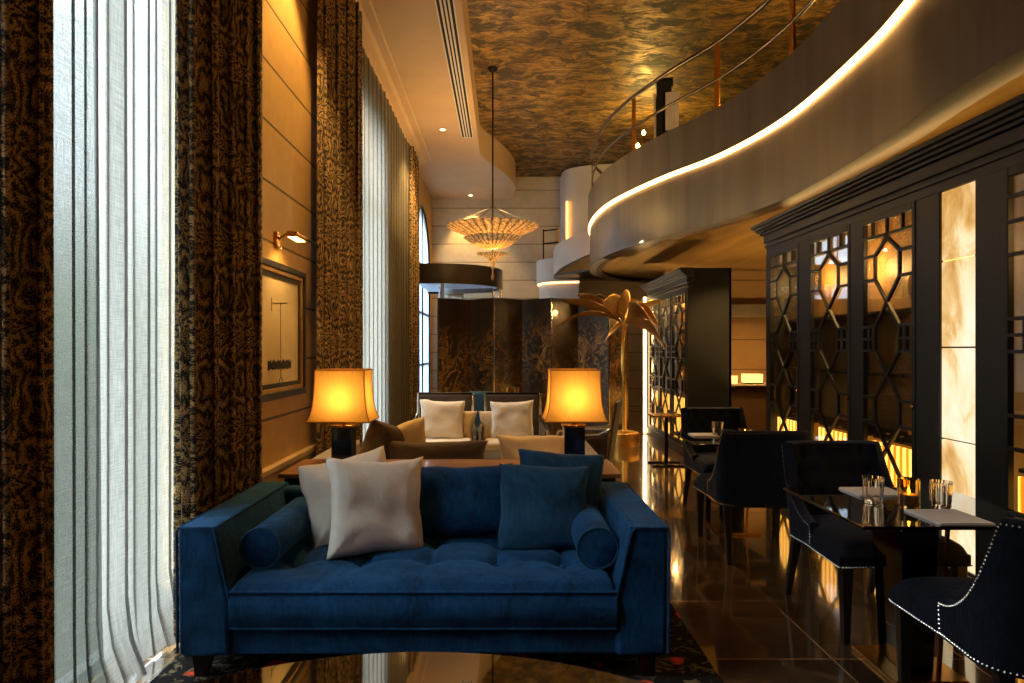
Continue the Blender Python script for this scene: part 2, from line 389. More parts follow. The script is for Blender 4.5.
BLACKGLOSS = plain('black_gloss', '#060606', .05, 0, .8, coat=1)
LAMPBLUE = plain('navy_lacquer', '#17223f', .12, 0, .6, coat=.8)
SHADE = mat_shade('amber_silk_shade', '#d8ab54', .72)
PANE = mat_pane('cabinet_glass', (.95,.93,.9,1), .9, .06)
WPANE = mat_pane('window_glass', (.97,1,1,1), .8, .0); FROST = mat_shade('frosted_glass', '#c4d2e0', .8)
CRYSTAL = mat_glass('cut_crystal', (1,.97,.92,1)); AMBERG = mat_glass('amber_glass', (1,.72,.25,1), .03)
NICKELPIN = plain('nickel_nail', '#a39c8e', .25, 1)
PAPER = plain('white_card', '#d4cfc8', .7, var=.03)

H = 1.43
# ------------------------------------------------------------------ camera
cam = bpy.data.cameras.new('camera'); co = bpy.data.objects.new('camera', cam); COL.objects.link(co)
co.location = (0, 0, H); co.rotation_euler = (PI/2, 0, 0)
cam.sensor_width = 36; cam.lens = 683*36/1024; cam.shift_x = 9/1024; cam.shift_y = 7.5/1024; cam.clip_start = .05
sc.camera = co

# ------------------------------------------------------------------ room shell
XL, XR, YF, YB, ZC, ZS = -1.70, 7.0, -3.2, 16.3, 5.54, 5.0
struct(MB().box(XL-.10, XR+.3, YF-.3, YB+.3, -.12, 0).build('floor', FLOORM, smooth=False))
struct(MB().box(XL-.4, XR+.3, YF-.3, YB+.3, ZC, ZC+.15).build('ceiling', GOLDC, smooth=False))
# left wall with three tall openings and an arched one
wl = MB(); T0, T1 = XL-.35, XL
OPEN = [(1.55, 1.97, .9, 4.6), (2.14, 4.1, .05, 4.6), (6.9, 9.35, .05, 4.6)]  # first opening is out of view, added to light the sofa
y = YF
for a, b, z0, z1 in OPEN:
    T0 = XL-.10 if a < 3 else XL-.35
    wl.box(T0, T1, y, a, 0, ZC); wl.box(T0, T1, a, b, 0, z0); wl.box(T0, T1, a, b, z1, ZC); y = b
A0, A1, AZ = 13.25, 15.95, 3.2
wl.box(T0, T1, y, A0, 0, ZC)
n = 24; r = (A1-A0)/2; cyA = (A0+A1)/2
for i in range(n):                                         # wall above the arch, course by course
    t0, t1 = PI*i/n, PI*(i+1)/n
    ya, yb = cyA - r*math.cos(t0), cyA - r*math.cos(t1)
    za, zb = AZ + r*.95*math.sin(t0), AZ + r*.95*math.sin(t1)
    wl.hexa([(T0,ya,za),(T1,ya,za),(T1,yb,zb),(T0,yb,zb)], [(T0,ya,ZC),(T1,ya,ZC),(T1,yb,ZC),(T0,yb,ZC)])
wl.box(T0, T1, A1, YB, 0, ZC)
struct(wl.build('wall_left', WALLM, smooth=False))
struct(MB().box(XL-.35, XR+.3, YB, YB+.25, 0, ZC).build('wall_back', BACKM, smooth=False))
struct(MB().box(XL-.35, XR+.3, YF-.25, YF, 0, ZC).build('wall_front', WALLM, smooth=False))
struct(MB().box(XR, XR+.25, YF, YB, 0, ZC).build('wall_right', plain('dark_bronze_wall', '#3a2c1e', .5, world=True), smooth=False))
struct(MB().box(3.22, 3.4, YF, 7.02, 0, 2.86).build('wall_cabinet', plain('dark_wall', '#1d1814', .6), smooth=False))
struct(MB().box(XL, XL+.03, 3.75, 6.85, 0, .54).box(XL, XL+.06, 3.75, 6.85, .54, .585).build('baseboard_left', plain('stone_plinth', '#b5976c', .5, world=True), smooth=False, bevel=.006))
# windows: dark frames and panes
def window(k, a, b, z0, z1, arch=False):
    w = thing('window_%d' % k, 'window', 'window'); del w['category'], w['label']; w['kind'] = 'structure'
    x = XL-(.035 if arch else .06 if a < 3 else .22); f = MB(); c = .05
    f.box(x-.03,x+.03,a,a+c,z0,z1).box(x-.03,x+.03,b-c,b,z0,z1).box(x-.03,x+.03,a,b,z0,z0+c)
    if not arch: f.box(x-.03,x+.03,a,b,z1-c,z1)
    m = (a+b)/2; f.box(x-.03,x+.03,m-c/2,m+c/2,z0,z1)
    for zz in ((z1*.76,) if not arch else (1.1, 2.2)): f.box(x-.02,x+.02,a,b,zz-.02,zz+.02)
    if arch:
        f.tube([(x, cyA-(r-.03)*math.cos(PI*i/24), AZ+(r*.95-.03)*math.sin(PI*i/24)) for i in range(25)], .04, 6)
        f.box(x-.03,x+.03,a,b,z1-.03,z1+.03).box(x-.02,x+.02,m-.02,m+.02,z1,z1+r*.9)
    f.build('window_frame', DMETAL, w, smooth=False)
    p = MB().box(x-.004,x+.004,a+c,b-c,z0+c,z1-c)
    if arch: p.add([(x,cyA-(r-.03)*math.cos(PI*i/24),AZ-.05+(r*.95-.03)*math.sin(PI*i/24)) for i in range(25)], [tuple(range(25))])
    p.build('window_pane', FROST if arch else WPANE, w, smooth=False)
for k, (a, b, z0, z1) in enumerate(OPEN): window(k+1, a, b, z0, z1)
window(4, A0, A1, .02, AZ, True)
# lowered plaster soffit along the windows with its curved end, and a cornice under it
SX = -.425
edge = [(SX, YF), (SX, 12.4)] + [tuple(p) for p in catmull([(SX,12.5),(-.30,12.95),(-.05,13.6),(.17,14.4),(.28,15.2),(.22,15.9),(.16,16.3)], 6)]
poly = edge + [(XL, YB), (XL, YF)]
struct(MB().prism(poly, ZS, ZC-.002).build('ceiling_soffit', PLASTER, ang=30))
cor = MB()
prof = [(0,4.88),(.10,4.88),(.12,4.91),(.20,4.94),(.24,4.98),(.33,4.985),(.35,5.002),(0,5.002)]
for i in range(len(prof)):
    (a,za),(b,zb) = prof[i], prof[(i+1)%len(prof)]
    cor.add([(XL+a,YF,za),(XL+a,12.95,za),(XL+b,12.95,zb),(XL+b,YF,zb)], [(3,2,1,0)])
cor.add([(XL+a,12.95,z) for a,z in prof], [tuple(range(len(prof)))])
struct(cor.build('trim_1', PLASTER, smooth=False))

# ceiling vent
vt = thing('ceiling_vent', 'long slotted air vent with dark gaps set in the plaster soffit', 'vent', (-.60, 8.6, ZS))
MB().box(-.10,-.085,-5,2.92,-.012,.0).box(.085,.10,-5,2.92,-.012,0).box(-.10,.10,2.905,2.92,-.012,0).build('frame', WHITEP, vt, smooth=False)
MB().box(-.085,.085,-5,2.905,-.003,-.001).build('backing', plain('vent_black', '#0b0907', .9), vt, smooth=False)
for k in range(3):
    xx = -.0425 + k*.0425; MB().box(xx-.011,xx+.011,-5,2.905,-.014,-.003).build('slat', WHITEP, vt, smooth=False)
# downlights
def downlight(x, yy, label):
    t = thing('ceiling_downlight', label, 'ceiling light', (x, yy, ZS), 0, 'recessed soffit downlights')
    MB().lathe([(.035,-.002),(.06,-.002),(.062,-.008),(.045,-.012),(.037,-.006)], n=20, close=True).build('trim_ring', WHITEP, t)
    MB().lathe([(.0,-.004),(.036,-.004)], n=20).build('bulb', emit('downlight_bulb', '#ffcf80', 60), t)
downlight(-.98, 11.1, 'bright recessed downlight in plaster soffit near end of the vent')
downlight(-.75, 15.85, 'small recessed downlight at the soffit end washing the stone wall')

# ------------------------------------------------------------------ mezzanine
CUR = catmull([(2.7,-3.1),(2.55,-1),(2.45,1.2),(2.39,3.13),(2.44,3.97),(2.56,4.85),(2.60,6.3),(2.38,7.5),(1.96,8.54),(1.60,9.75),(1.465,10.9),(1.52,12.2),(1.78,13.2),(2.35,14.1),(3.3,14.6)], 8)
def nrm(i):
    d = CUR[min(i+1,len(CUR)-1)] - CUR[max(i-1,0)]; d.normalize(); return Vector((d.y,-d.x))   # towards the slab
def off(k): return [CUR[i] + nrm(i)*k for i in range(len(CUR))]
ZB, ZL, ZT = 2.83, 3.53, 4.10
def band(inner, outer, z0, z1, mat, name, parent=None):
    m = MB(); a, b = off(inner), off(outer); n = len(a)
    vs = []
    for i in range(n): vs += [(a[i].x,a[i].y,z0),(b[i].x,b[i].y,z0),(b[i].x,b[i].y,z1),(a[i].x,a[i].y,z1)]
    fs = []
    for i in range(n-1):
        p, q = i*4, i*4+4
        for k in range(4): fs.append((p+k, p+(k+1)%4, q+(k+1)%4, q+k))
    fs += [(3,2,1,0), tuple(range(n*4-4, n*4))]
    m.add(vs, fs); return m.build(name, mat, parent, ang=50)
fas = thing('balcony_parapet', 'x', 'x'); del fas['label'], fas['category']; fas['kind'] = 'structure'
band(.03, .14, ZB, ZL+.005, FASCIA, 'lower_fascia', fas)
band(.0, .14, ZL+.052, ZT, FASCIA, 'upper_fascia', fas)
band(.06, .14, ZL+.0, ZL+.056, DMETAL, 'groove', fas)
band(.14, .25, ZB, ZB+.03, LIPM, 'lip', fas)
led = band(.004, .03, ZL+.008, ZL+.05, emit('cove_led', '#ffb866', 11), 'light_strip')
tag(led, 'glowing warm LED line along the curved balcony front', 'strip light')
def slab(name, k, z, z1, mat):
    m = MB(); a = off(k); n = len(a); vs = []
    for p in a: vs += [(p.x,p.y,z),(XR-.01,p.y,z),(XR-.01,p.y,z1),(p.x,p.y,z1)]
    fs = []
    for i in range(n-1):
        p, q = i*4, i*4+4
        for j in range(4): fs.append((p+j, p+(j+1)%4, q+(j+1)%4, q+j))
    fs += [(3,2,1,0), tuple(range(n*4-4,n*4))]
    m.add(vs, fs)
    m.box(a[-1].x, XR-.01, a[-1].y, YB, z, z1)
    return struct(m.build(name, mat, smooth=False))
slab('ceiling_mezzanine', .24, ZB+.06, ZB+.12, UNDER)
slab('floor_mezzanine', .14, 3.6, 3.7, plain('mezz_floor', '#2a211a', .4))
# railing
def at(i, k, z): p = CUR[i] + nrm(i)*k; return (p.x, p.y, z)
rl = thing('balcony_railing', 'curved bronze double rail with glinting posts along the balcony edge', 'railing')
R_ = range(8, 103)
MB().tube([at(i,.07,4.87) for i in R_], .026, 10).build('top_rail', RAILM, rl)
MB().tube([at(i,.07,4.45) for i in R_], .018, 10).build('middle_rail', RAILM, rl)
def nearest(px):
    best = min(range(40, 104), key=lambda i: abs(503 + 683*CUR[i].x/CUR[i].y - px) + (0 if i < 90 else 9)); return best
for i in (24, 40, 48, nearest(712), nearest(627), 89):
    p = at(i,.07,ZT); MB().bar(p, (p[0],p[1],4.86), .02, .085, (CUR[i+1]-CUR[i]).to_3d()).build('post', BRASS, rl, smooth=False, bevel=.003)
# upstairs, beyond the rail
pl = thing('service_cabinet', 'dark upright cabinet with white side leaves behind the balcony rail', 'cabinet', (2.24, 9.5, 3.7), -.25)
MB().box(-.10,.10,-.12,.12,0,1.42).build('body', plain('cabinet_black','#120e0b',.7), pl, smooth=False, bevel=.004)
MB().box(-.125,.125,-.14,.14,1.42,1.45).build('top', DARKWOOD, pl, smooth=False, bevel=.004)
MB().box(-.135,-.105,-.16,.10,.25,1.24).box(.02,.20,-.16,-.135,.72,1.24).build('door', plain('cabinet_white','#cfc4bb',.6), pl, smooth=False, bevel=.003)
for xx, yy, zz, lb in ((2.29, 11.6, 4.90, 'small bright candle lamp low at the far balcony rail'), (2.39, 11.6, 5.12, 'small bright candle lamp just above its twin at the far rail')):
    t = thing('candle_lamp', lb, 'lamp', (xx, yy, 3.7))
    MB().lathe([(.06,0),(.06,.012),(.012,.02),(.012,zz-3.76)], n=14).build('stem', BRASS, t)
    MB().lathe([(.0,-.03),(.026,-.01),(.03,.012),(.018,.04),(.0,.06)], (0,0,zz-3.73), n=12).build('bulb', emit('candle_bulb','#ffc860',60), t)

# ------------------------------------------------------------------ back of the room: white stair balcony
st = thing('stair_balcony', 'x', 'x'); del st['label'], st['category']; st['kind'] = 'structure'
C2 = catmull([(.80,16.3),(.80,15.9),(.95,15.55),(1.25,15.35),(1.7,15.25)], 6)
def wallstrip(c, z0f, z1f, th):
    m = MB(); n = len(c); vs = []
    for i, p in enumerate(c):
        d = (c[min(i+1,n-1)] - c[max(i-1,0)]).normalized(); q = p + Vector((d.y*-1, d.x))*th*-1
        t = i/(n-1); vs += [(p.x,p.y,z0f(t)),(q.x,q.y,z0f(t)),(q.x,q.y,z1f(t)),(p.x,p.y,z1f(t))]
    fs = []
    for i in range(n-1):
        for k in range(4): fs.append((i*4+k, i*4+(k+1)%4, i*4+4+(k+1)%4, i*4+4+k))
    fs += [(3,2,1,0), tuple(range(n*4-4,n*4))]; m.add(vs, fs); return m
wallstrip(C2, lambda t: 2.95, lambda t: 3.48, -.1).build('low_parapet', WHITEP, st)
wallstrip(catmull([(.86,16.3),(.86,15.95),(.99,15.63),(1.27,15.42),(1.7,15.3)],6), lambda t: .0, lambda t: 2.93, -.08).build('stair_wall', WHITEP, st)
o = wallstrip(catmull([(.83,16.2),(.83,15.93),(.97,15.6),(1.26,15.39),(1.7,15.28)],6), lambda t: 2.915, lambda t: 2.95, -.03).build('light_strip', emit('stair_led', '#ffb868', 4))
tag(o, 'short curved LED line under the white stair balcony at back', 'strip light')
C3 = catmull([(2.6,13.7),(2.0,13.9),(1.55,14.25),(1.22,14.75),(1.12,15.1),(1.2,15.4),(1.5,15.6)], 6)
wallstrip(C3, lambda t: 3.05+.05*t if t > .6 else 3.6-.9*t, lambda t: 3.35 if t > .85 else 4.0-.55*t, .1).build('stair_stringer', WHITEP, st)
MB().prism([tuple(p) for p in C3] + [(2.6,15.6)], 3.02, 3.06).build('stair_underside', plain('stair_black','#15130f',.5), st, smooth=False)
C4 = catmull([(2.8,14.9),(2.0,15.1),(1.55,15.35),(1.38,15.7),(1.36,16.3)], 6)
wallstrip(C4, lambda t: 3.06, lambda t: 5.5-.5*sm(.55,1,t)*0, .1).build('stair_tower', WHITEP, st)
o = MB().box(1.42,1.46,15.36,15.40,3.45,4.75).build('light_strip', emit('slot_led', '#ffb050', 4)); tag(o, 'short vertical LED slot on the white stair tower at back', 'strip light')
rr = thing('stair_railing', 'short bronze rail above the white stair balcony at back', 'railing')
for px in (.93, 1.25): MB().bar((px,15.5 if px > 1 else 15.72,3.48),(px,15.5 if px > 1 else 15.72,4.18),.05,.03).build('post', BRASS if px > 1 else DMETAL, rr, smooth=False)
for zz in (4.15, 3.85): MB().cyl((.93,15.72,zz),(1.25,15.5,zz),.018).build('rail', DMETAL, rr)

# ------------------------------------------------------------------ curtains
def drape(name, y0, y1, x0, x1, nf, amp, mat, seed, z1=4.86, z0=.015, solid=.006, nz=30, per=26, spread=0.0, irr=.5, pool=0, pw=.75, hf=.25):
    rnd = random.Random(seed); nu = nf*per+1
    ph = [rnd.uniform(-1,1) for _ in range(nf+2)]; am = [rnd.uniform(.6,1.15) for _ in range(nf+2)]
    def base(u, zt):
        k = u*nf; i = int(min(k, nf-1e-6)); fr = k-i
        a = am[i]*(1-fr)+am[i+1]*fr; p = ph[i]*(1-fr)+ph[i+1]*fr
        th = 2*PI*(k + .10*irr*p*zt)
        s_ = math.sin(th); s_ = math.copysign(abs(s_)**pw, s_)
        yy = y0+(y1-y0)*u + (y1-y0)/nf*.16*math.sin(2*th) + .035*irr*p*zt
        xx = x0+(x1-x0)*u + amp*a*s_*(1-.25*(1-zt)) + amp*hf*math.sin(5*th+p*3+zt*2)*irr
        return xx, yy
    vs, uvs, fs = [], [], []
    L = [0]; pv = None
    for i in range(nu):
        q = Vector(base(i/(nu-1), .5)); 
        if pv is not None: L.append(L[-1]+(q-pv).length)
        pv = q
    for j in range(nz):
        t = j/(nz-1); z = z1+(z0-z1)*t
        for i in range(nu):
            xx, yy = base(i/(nu-1), t); u = i/(nu-1)
            if spread: yy += spread*(u-.5)*t*t
            if pool and t > .93: k_ = (t-.93)/.07; xx += pool*k_*k_*(.6+.4*math.sin(9*u)); 
            vs.append((xx, yy, z)); uvs.append((L[i], z))
    for j in range(nz-1):
        for i in range(nu-1): fs.append((j*nu+i, j*nu+i+1, (j+1)*nu+i+1, (j+1)*nu+i))
    m = MB(); m.v, m.f = vs, fs
    return m.build(name, mat, uvs=uvs, solid=solid, ang=180)
gD, gS = 'dark damask curtains', 'sheer window curtains'
tag(drape('curtain', 2.02, 2.31, -1.535, -1.535, 2, .055, DRAPE, 1), 'dark gold damask curtain at the extreme left, nearest the camera', 'curtain', gD)
tag(drape('curtain', 3.10, 4.42, -1.49, -1.575, 5, .085, DRAPE, 2), 'dark gold damask curtain between bright white sheer and framed picture', 'curtain', gD)
tag(drape('curtain', 5.92, 6.95, -1.60, -1.44, 4, .06, DRAPE, 3), 'dark gold damask curtain behind the left table lamp, beyond the picture', 'curtain', gD)
tag(drape('curtain', 11.5, 12.65, -1.56, -1.57, 4, .06, DRAPE, 4), 'farthest narrow damask curtain beside the revolving door', 'curtain', gD)
tag(drape('sheer_curtain', 2.34, 2.72, -1.64, -1.63, 2, .011, SHEERD, 5, solid=0, irr=1.4, pool=.03, pw=1, hf=.03), 'narrow grey-white sheer curtain next to the nearest damask curtain', 'sheer curtain', gS)
tag(drape('sheer_curtain', 2.69, 3.52, -1.645, -1.645, 4, .015, SHEER, 6, solid=0, irr=2.6, spread=.04, pool=.09, pw=1, hf=.03), 'bright white sheer curtain pooling on the floor left of the sofa', 'sheer curtain', gS)
tag(drape('sheer_curtain', 6.95, 9.3, -1.60, -1.60, 9, .045, SHEER, 8, solid=0, pw=1, hf=.05), 'tall bright sheer curtain behind the left table lamp', 'sheer curtain', gS)
tag(drape('sheer_curtain', 9.32, 11.55, -1.60, -1.60, 9, .045, SHEER, 9, solid=0, pw=1, hf=.05), 'far shaded sheer curtain just before the farthest damask curtain', 'sheer curtain', gS)

# ------------------------------------------------------------------ picture and its light
pf = thing('framed_picture', 'black and gold framed line drawing hung on the warm stone wall', 'picture', (XL, 5.25, 1.565))
y0, y1, z0, z1 = -.62, .50, -.505, .505
def rim(m, d, w, x0, x1):
    a,b,c,e = y0+d, y1-d, z0+d, z1-d
    m.box(x0,x1,a,b,c,c+w).box(x0,x1,a,b,e-w,e).box(x0,x1,a,a+w,c+w,e-w).box(x0,x1,b-w,b,c+w,e-w)
m = MB(); rim(m,0,.05,0,.045); m.build('outer_frame', DARKWOOD, pf, smooth=False, bevel=.008)
m = MB(); rim(m,.05,.03,0,.032); m.build('gilt_frame', GOLD, pf, smooth=False, bevel=.004)
m = MB(); rim(m,.08,.035,0,.016); m.build('inner_frame', plain('picture_black','#14110e',.5), pf, smooth=False)
MB().box(0,.008,y0+.1,y1-.1,z0+.1,z1-.1).build('print', plain('print_paper','#c9b58c',.8,var=.05), pf, smooth=False)
m = MB(); INK = plain('ink','#1c1712',.8)
for k in range(15):
    yy = -.34+.036*k; m.hexa([(.008,yy,-.29+.006*(k%3)),(.010,yy,-.29+.006*(k%3)),(.010,yy+.038,-.29+.008*(k%2)),(.008,yy+.038,-.29+.008*(k%2))],
                            [(.008,yy,-.22-.012*(k%3)),(.010,yy,-.22-.012*(k%3)),(.010,yy+.038,-.222+.01*(k%2)),(.008,yy+.038,-.222+.01*(k%2))])
m.bar((.009,-.26,.20),(.009,.10,.225),.003,.004).bar((.009,-.06,.215),(.009,-.05,-.36),.003,.003).bar((.009,-.26,.14),(.009,-.26,.24),.003,.004)
m.tube([(.009,-.05+.035*math.sin(t*PI/8),-.36-.02+.03*math.cos(t*PI/8)) for t in range(17)],.0018,4)
m.build('drawing', INK, pf, smooth=False)
pk = thing('picture_light', 'small brass picture light glowing above the framed drawing', 'wall light', (XL, 5.1, 2.2))
MB().box(0,.03,-.05,.05,-.02,.10).build('wall_plate', BRASS, pk, bevel=.005)
MB().tube([(.02,0,.05),(.10,0,.10),(.16,0,.09)],.008,8).build('arm', BRASS, pk)
MB().box(.12,.20,-.13,.13,.05,.095).build('lamp_head', BRASS, pk, bevel=.012)
MB().box(.13,.19,-.11,.11,.046,.051).build('bulb', emit('picture_bulb','#ffc060',14), pk, smooth=False)
pk2 = thing('wall_rail', 'slim dark metal rod on brackets beside the picture light', 'wall rail', (XL, 5.7, 2.33))
MB().cyl((.09,-.28,0),(.09,.26,-.0),.012).build('rod', DMETAL, pk2)
MB().cyl((0,-.2,0),(.09,-.2,0),.012).build('bracket', DMETAL, pk2)

# ------------------------------------------------------------------ chandelier
cx, cy = -.15, 10.0
cd = thing('chandelier', 'tiered silk saucer chandelier glowing gold on a long rod', 'chandelier', (cx, cy, 0))
MB().lathe([(.0,ZC-.001),(.07,ZC-.001),(.075,ZC-.02),(.03,ZC-.06),(.0,ZC-.06)], n=20).build('ceiling_rose', DMETAL, cd)
MB().cyl((0,0,2.95),(0,0,ZC-.05),.012).build('rod', DMETAL, cd)
def silk(name, c, e, ribs, ctr):
    m, nt, out = new_mat(name); g = G(nt); v = g.pos(); s = g.n('SeparateXYZ', {0: v})
    a = g.math('ARCTAN2', s.outputs[1], s.outputs[0]); rad = g.math('SQRT', g.math('ADD', g.math('POWER', s.outputs[0], 2), g.math('POWER', s.outputs[1], 2)))
    rb = g.math('POWER', g.math('ABSOLUTE', g.math('SINE', g.math('MULTIPLY', a, ribs))), .5)
    orn = g.ramp(g.noise(v, 26, 3, .6, 1.5), [(.42, (.25,.25,.25,1)), (.6, (1,1,1,1))])
    col = g.mix(g.math('MULTIPLY', rb, orn), lin('#1e1207'), lin(c))
    di = g.n('BsdfTranslucent', {0: col}); d2 = g.n('BsdfDiffuse', {0: col}); a1 = g.n('MixShader', {0: .35}); nt.links.new(di.outputs[0], a1.inputs[1]); nt.links.new(d2.outputs[0], a1.inputs[2])
    em = g.n('Emission', {0: col, 1: e}); ad = g.n('AddShader'); nt.links.new(a1.outputs[0], ad.inputs[0]); nt.links.new(em.outputs[0], ad.inputs[1]); nt.links.new(ad.outputs[0], out.inputs[0]); return m
SILK = silk('pleated_silk', '#e8c07a', .30, 16, 0)
def scallop(prof, nn, k, amp):
    def f(u, v):
        t = 2*PI*u; q = v*(len(prof)-1); i = int(min(q, len(prof)-1.001)); fr = q-i
        rr_ = prof[i][0]*(1-fr)+prof[i+1][0]*fr; zz = prof[i][1]*(1-fr)+prof[i+1][1]*fr
        rr_ *= 1 + amp*math.cos(k*t); zz += amp*.3*math.cos(k*t)*rr_
        return (rr_*math.cos(t), rr_*math.sin(t), zz)
    return MB().grid(f, nn, 14, cu=True)
scallop([(.20,3.02),(.42,3.11),(.60,3.185),(.675,3.225)], 96, 16, .018).build('upper_tier', SILK, cd, solid=.008)
scallop([(.04,2.90),(.20,2.93),(.34,3.0),(.425,3.06)], 96, 16, .018).build('middle_tier', SILK, cd, solid=.008)
scallop([(.018,2.60),(.03,2.68),(.07,2.755),(.15,2.80),(.23,2.825)], 64, 12, .015).build('lower_trumpet', SILK, cd, solid=.006)
MB().cyl((0,0,2.8),(0,0,2.95),.008).build('stem', DMETAL, cd)
MB().lathe([(.0,2.43),(.02,2.45),(.028,2.49),(.012,2.53),(.012,2.60),(.0,2.60)], n=14).build('tassel', DGOLD, cd)
for k in range(4):
    t = PI/4+PI/2*k; MB().cyl((.66*math.cos(t),.66*math.sin(t),3.22),(0,0,3.52),.004,n=6).build('chain', DMETAL, cd)

# ------------------------------------------------------------------ revolving door
rd = thing('revolving_door', 'round dark bronze revolving door drum with glass wings at back left', 'revolving door', (-1.28, 14.0, 0))
R0 = 1.27
def arcpts(z, rr_, a0, a1, n): return [(rr_*math.cos(a0+(a1-a0)*i/n), rr_*math.sin(a0+(a1-a0)*i/n), z) for i in range(n+1)]
AA0, AA1 = -math.acos(-.40/R0)+.0, math.acos(-.40/R0)-.0
def arcband(r0_, r1_, z0, z1, a0, a1, n=40):
    m = MB(); vs = []
    for i in range(n+1):
        t = a0+(a1-a0)*i/n
        for rr_, z in ((r0_,z0),(r1_,z0),(r1_,z1),(r0_,z1)): vs.append((rr_*math.cos(t), rr_*math.sin(t), z))
    fs = []
    for i in range(n):
        for k in range(4): fs.append((i*4+k, i*4+4+k, i*4+4+(k+1)%4, i*4+(k+1)%4))
    fs += [(0,1,2,3), tuple(range(n*4+3, n*4-1, -1))]
    m.add(vs, fs); return m
arcband(R0-.08, R0, 2.66, 3.03, AA0, AA1).build('drum_ring', plain('bronze_ring','#2c241d',.4,.6), rd)
pts = [(p[0],p[1]) for p in arcpts(0, R0-.08, AA0, AA1, 40)]
MB().prism(pts, 2.70, 2.74).build('drum_ceiling', plain('drum_white','#d8dce0',.5), rd)
arcband(R0-.05, R0-.035, .02, 2.66, -.1, 1.5, 16).build('curved_glass', WPANE, rd)
for a in (-.1, 1.5, -1.45): MB().bar(((R0-.04)*math.cos(a),(R0-.04)*math.sin(a),0),((R0-.04)*math.cos(a),(R0-.04)*math.sin(a),2.66),.06,.06).build('post', STEEL, rd, smooth=False)
MB().cyl((0,0,0),(0,0,2.7),.04).build('centre_shaft', STEEL, rd)
for a in (-.35, -.35+PI/2, -.35+PI):
    if math.cos(a) < -.4: continue
    c_, s_ = math.cos(a), math.sin(a); w = thing('wing', '', ''); del w['label'], w['category']; w.parent = rd
    MB().bar((.04*c_,.04*s_,.05),(1.16*c_,1.16*s_,.05),.03,.09).bar((.04*c_,.04*s_,2.6),(1.16*c_,1.16*s_,2.6),.03,.09).bar((1.15*c_,1.15*s_,.05),(1.15*c_,1.15*s_,2.6),.04,.04).build('wing_frame', STEEL, w, smooth=False)
    MB().bar((.04*c_,.04*s_,1.33),(1.14*c_,1.14*s_,1.33),.012,2.5).build('wing_glass', WPANE, w, smooth=False)

# ------------------------------------------------------------------ folding screen
fs_ = thing('folding_screen', 'tall black lacquer folding screen with gold branches across the back', 'folding screen', (0, 0, 0))
xs = [-1.02, -.52, -.145, .31, .76, 1.21, 1.66, 2.02]; ysn = [10.75, 11.05, 10.72, 11.05, 10.72, 11.05, 10.72, 11.05]
for i in range(7):
    p0, p1 = Vector((xs[i],ysn[i],0)), Vector((xs[i+1],ysn[i+1],0)); d = (p1-p0).normalized()*.008
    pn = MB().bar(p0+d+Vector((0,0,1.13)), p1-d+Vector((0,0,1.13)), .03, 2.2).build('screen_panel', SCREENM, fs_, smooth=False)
    e = MB().bar(p0+d*1.2+Vector((0,0,.02)), p0+d*1.2+Vector((0,0,2.235)), .04, .026, (d.y,-d.x,0)).build('edge_trim', STEEL, pn, smooth=False)

# ------------------------------------------------------------------ golden palm lamp
pa = thing('golden_palm', 'golden metal palm tree sculpture on a round brass drum', 'palm sculpture', (1.79, 10.1, 0))
MB().lathe([(.0,0),(.215,0),(.22,.01),(.22,.19),(.21,.2),(.0,.2)], n=40).build('base', GOLD, pa)
MB().lathe([(.15,.2),(.15,.22),(.05,.225),(.035,.26),(.032,.8),(.034,.9),(.03,1.6),(.035,1.9),(.0,1.92)], n=16).build('trunk', GOLD, pa)
def leaf(az, L, dz, bow, w, roll, mat):
    def f(u, v):
        t = v; rr_ = L*t; z = 1.80 + dz*t + bow*4*t*(1-t)
        ww = w*(math.sin(PI*min(1,(t*.95+.02))**.85)**.75)*(.18+.82*sm(.10,.38,t)); k = (u-.5)*2
        yv = k*ww*math.cos(roll); z += k*ww*math.sin(roll) + abs(k)*ww*.22 + .005*math.sin(t*55)*abs(k)
        return (rr_*math.cos(az)-yv*math.sin(az), rr_*math.sin(az)+yv*math.cos(az), z)
    MB().grid(f, 9, 26).build('leaf', mat, pa, solid=.006)
for az, L, dz, bow, w, ro, mt in ((PI*.95,.68,.44,.05,.11,.9,DGOLD),(PI*1.03,.92,.33,.07,.10,.7,DGOLD),(PI*1.0,1.0,-.05,.17,.07,.5,DGOLD),(-2.5,.40,-.26,.05,.08,1.0,GOLD),
        (-2.3,.55,.30,.10,.15,.9,DGOLD),(-1.75,.40,.45,.05,.13,.8,DGOLD),(-.9,.5,.02,.14,.17,-.9,DGOLD),(.05,.56,.33,.06,.11,-.6,GOLD),
        (-.5,.60,-.35,.18,.16,-1.0,DGOLD),(.9,.5,.35,.1,.12,.6,DGOLD),(2.2,.6,.42,.1,.12,.7,DGOLD),(-1.9,.22,-.72,.06,.06,1.1,GOLD),(-.2,.50,-.05,.2,.15,-.9,DGOLD)): leaf(az, L, dz, bow, w, ro, mt)

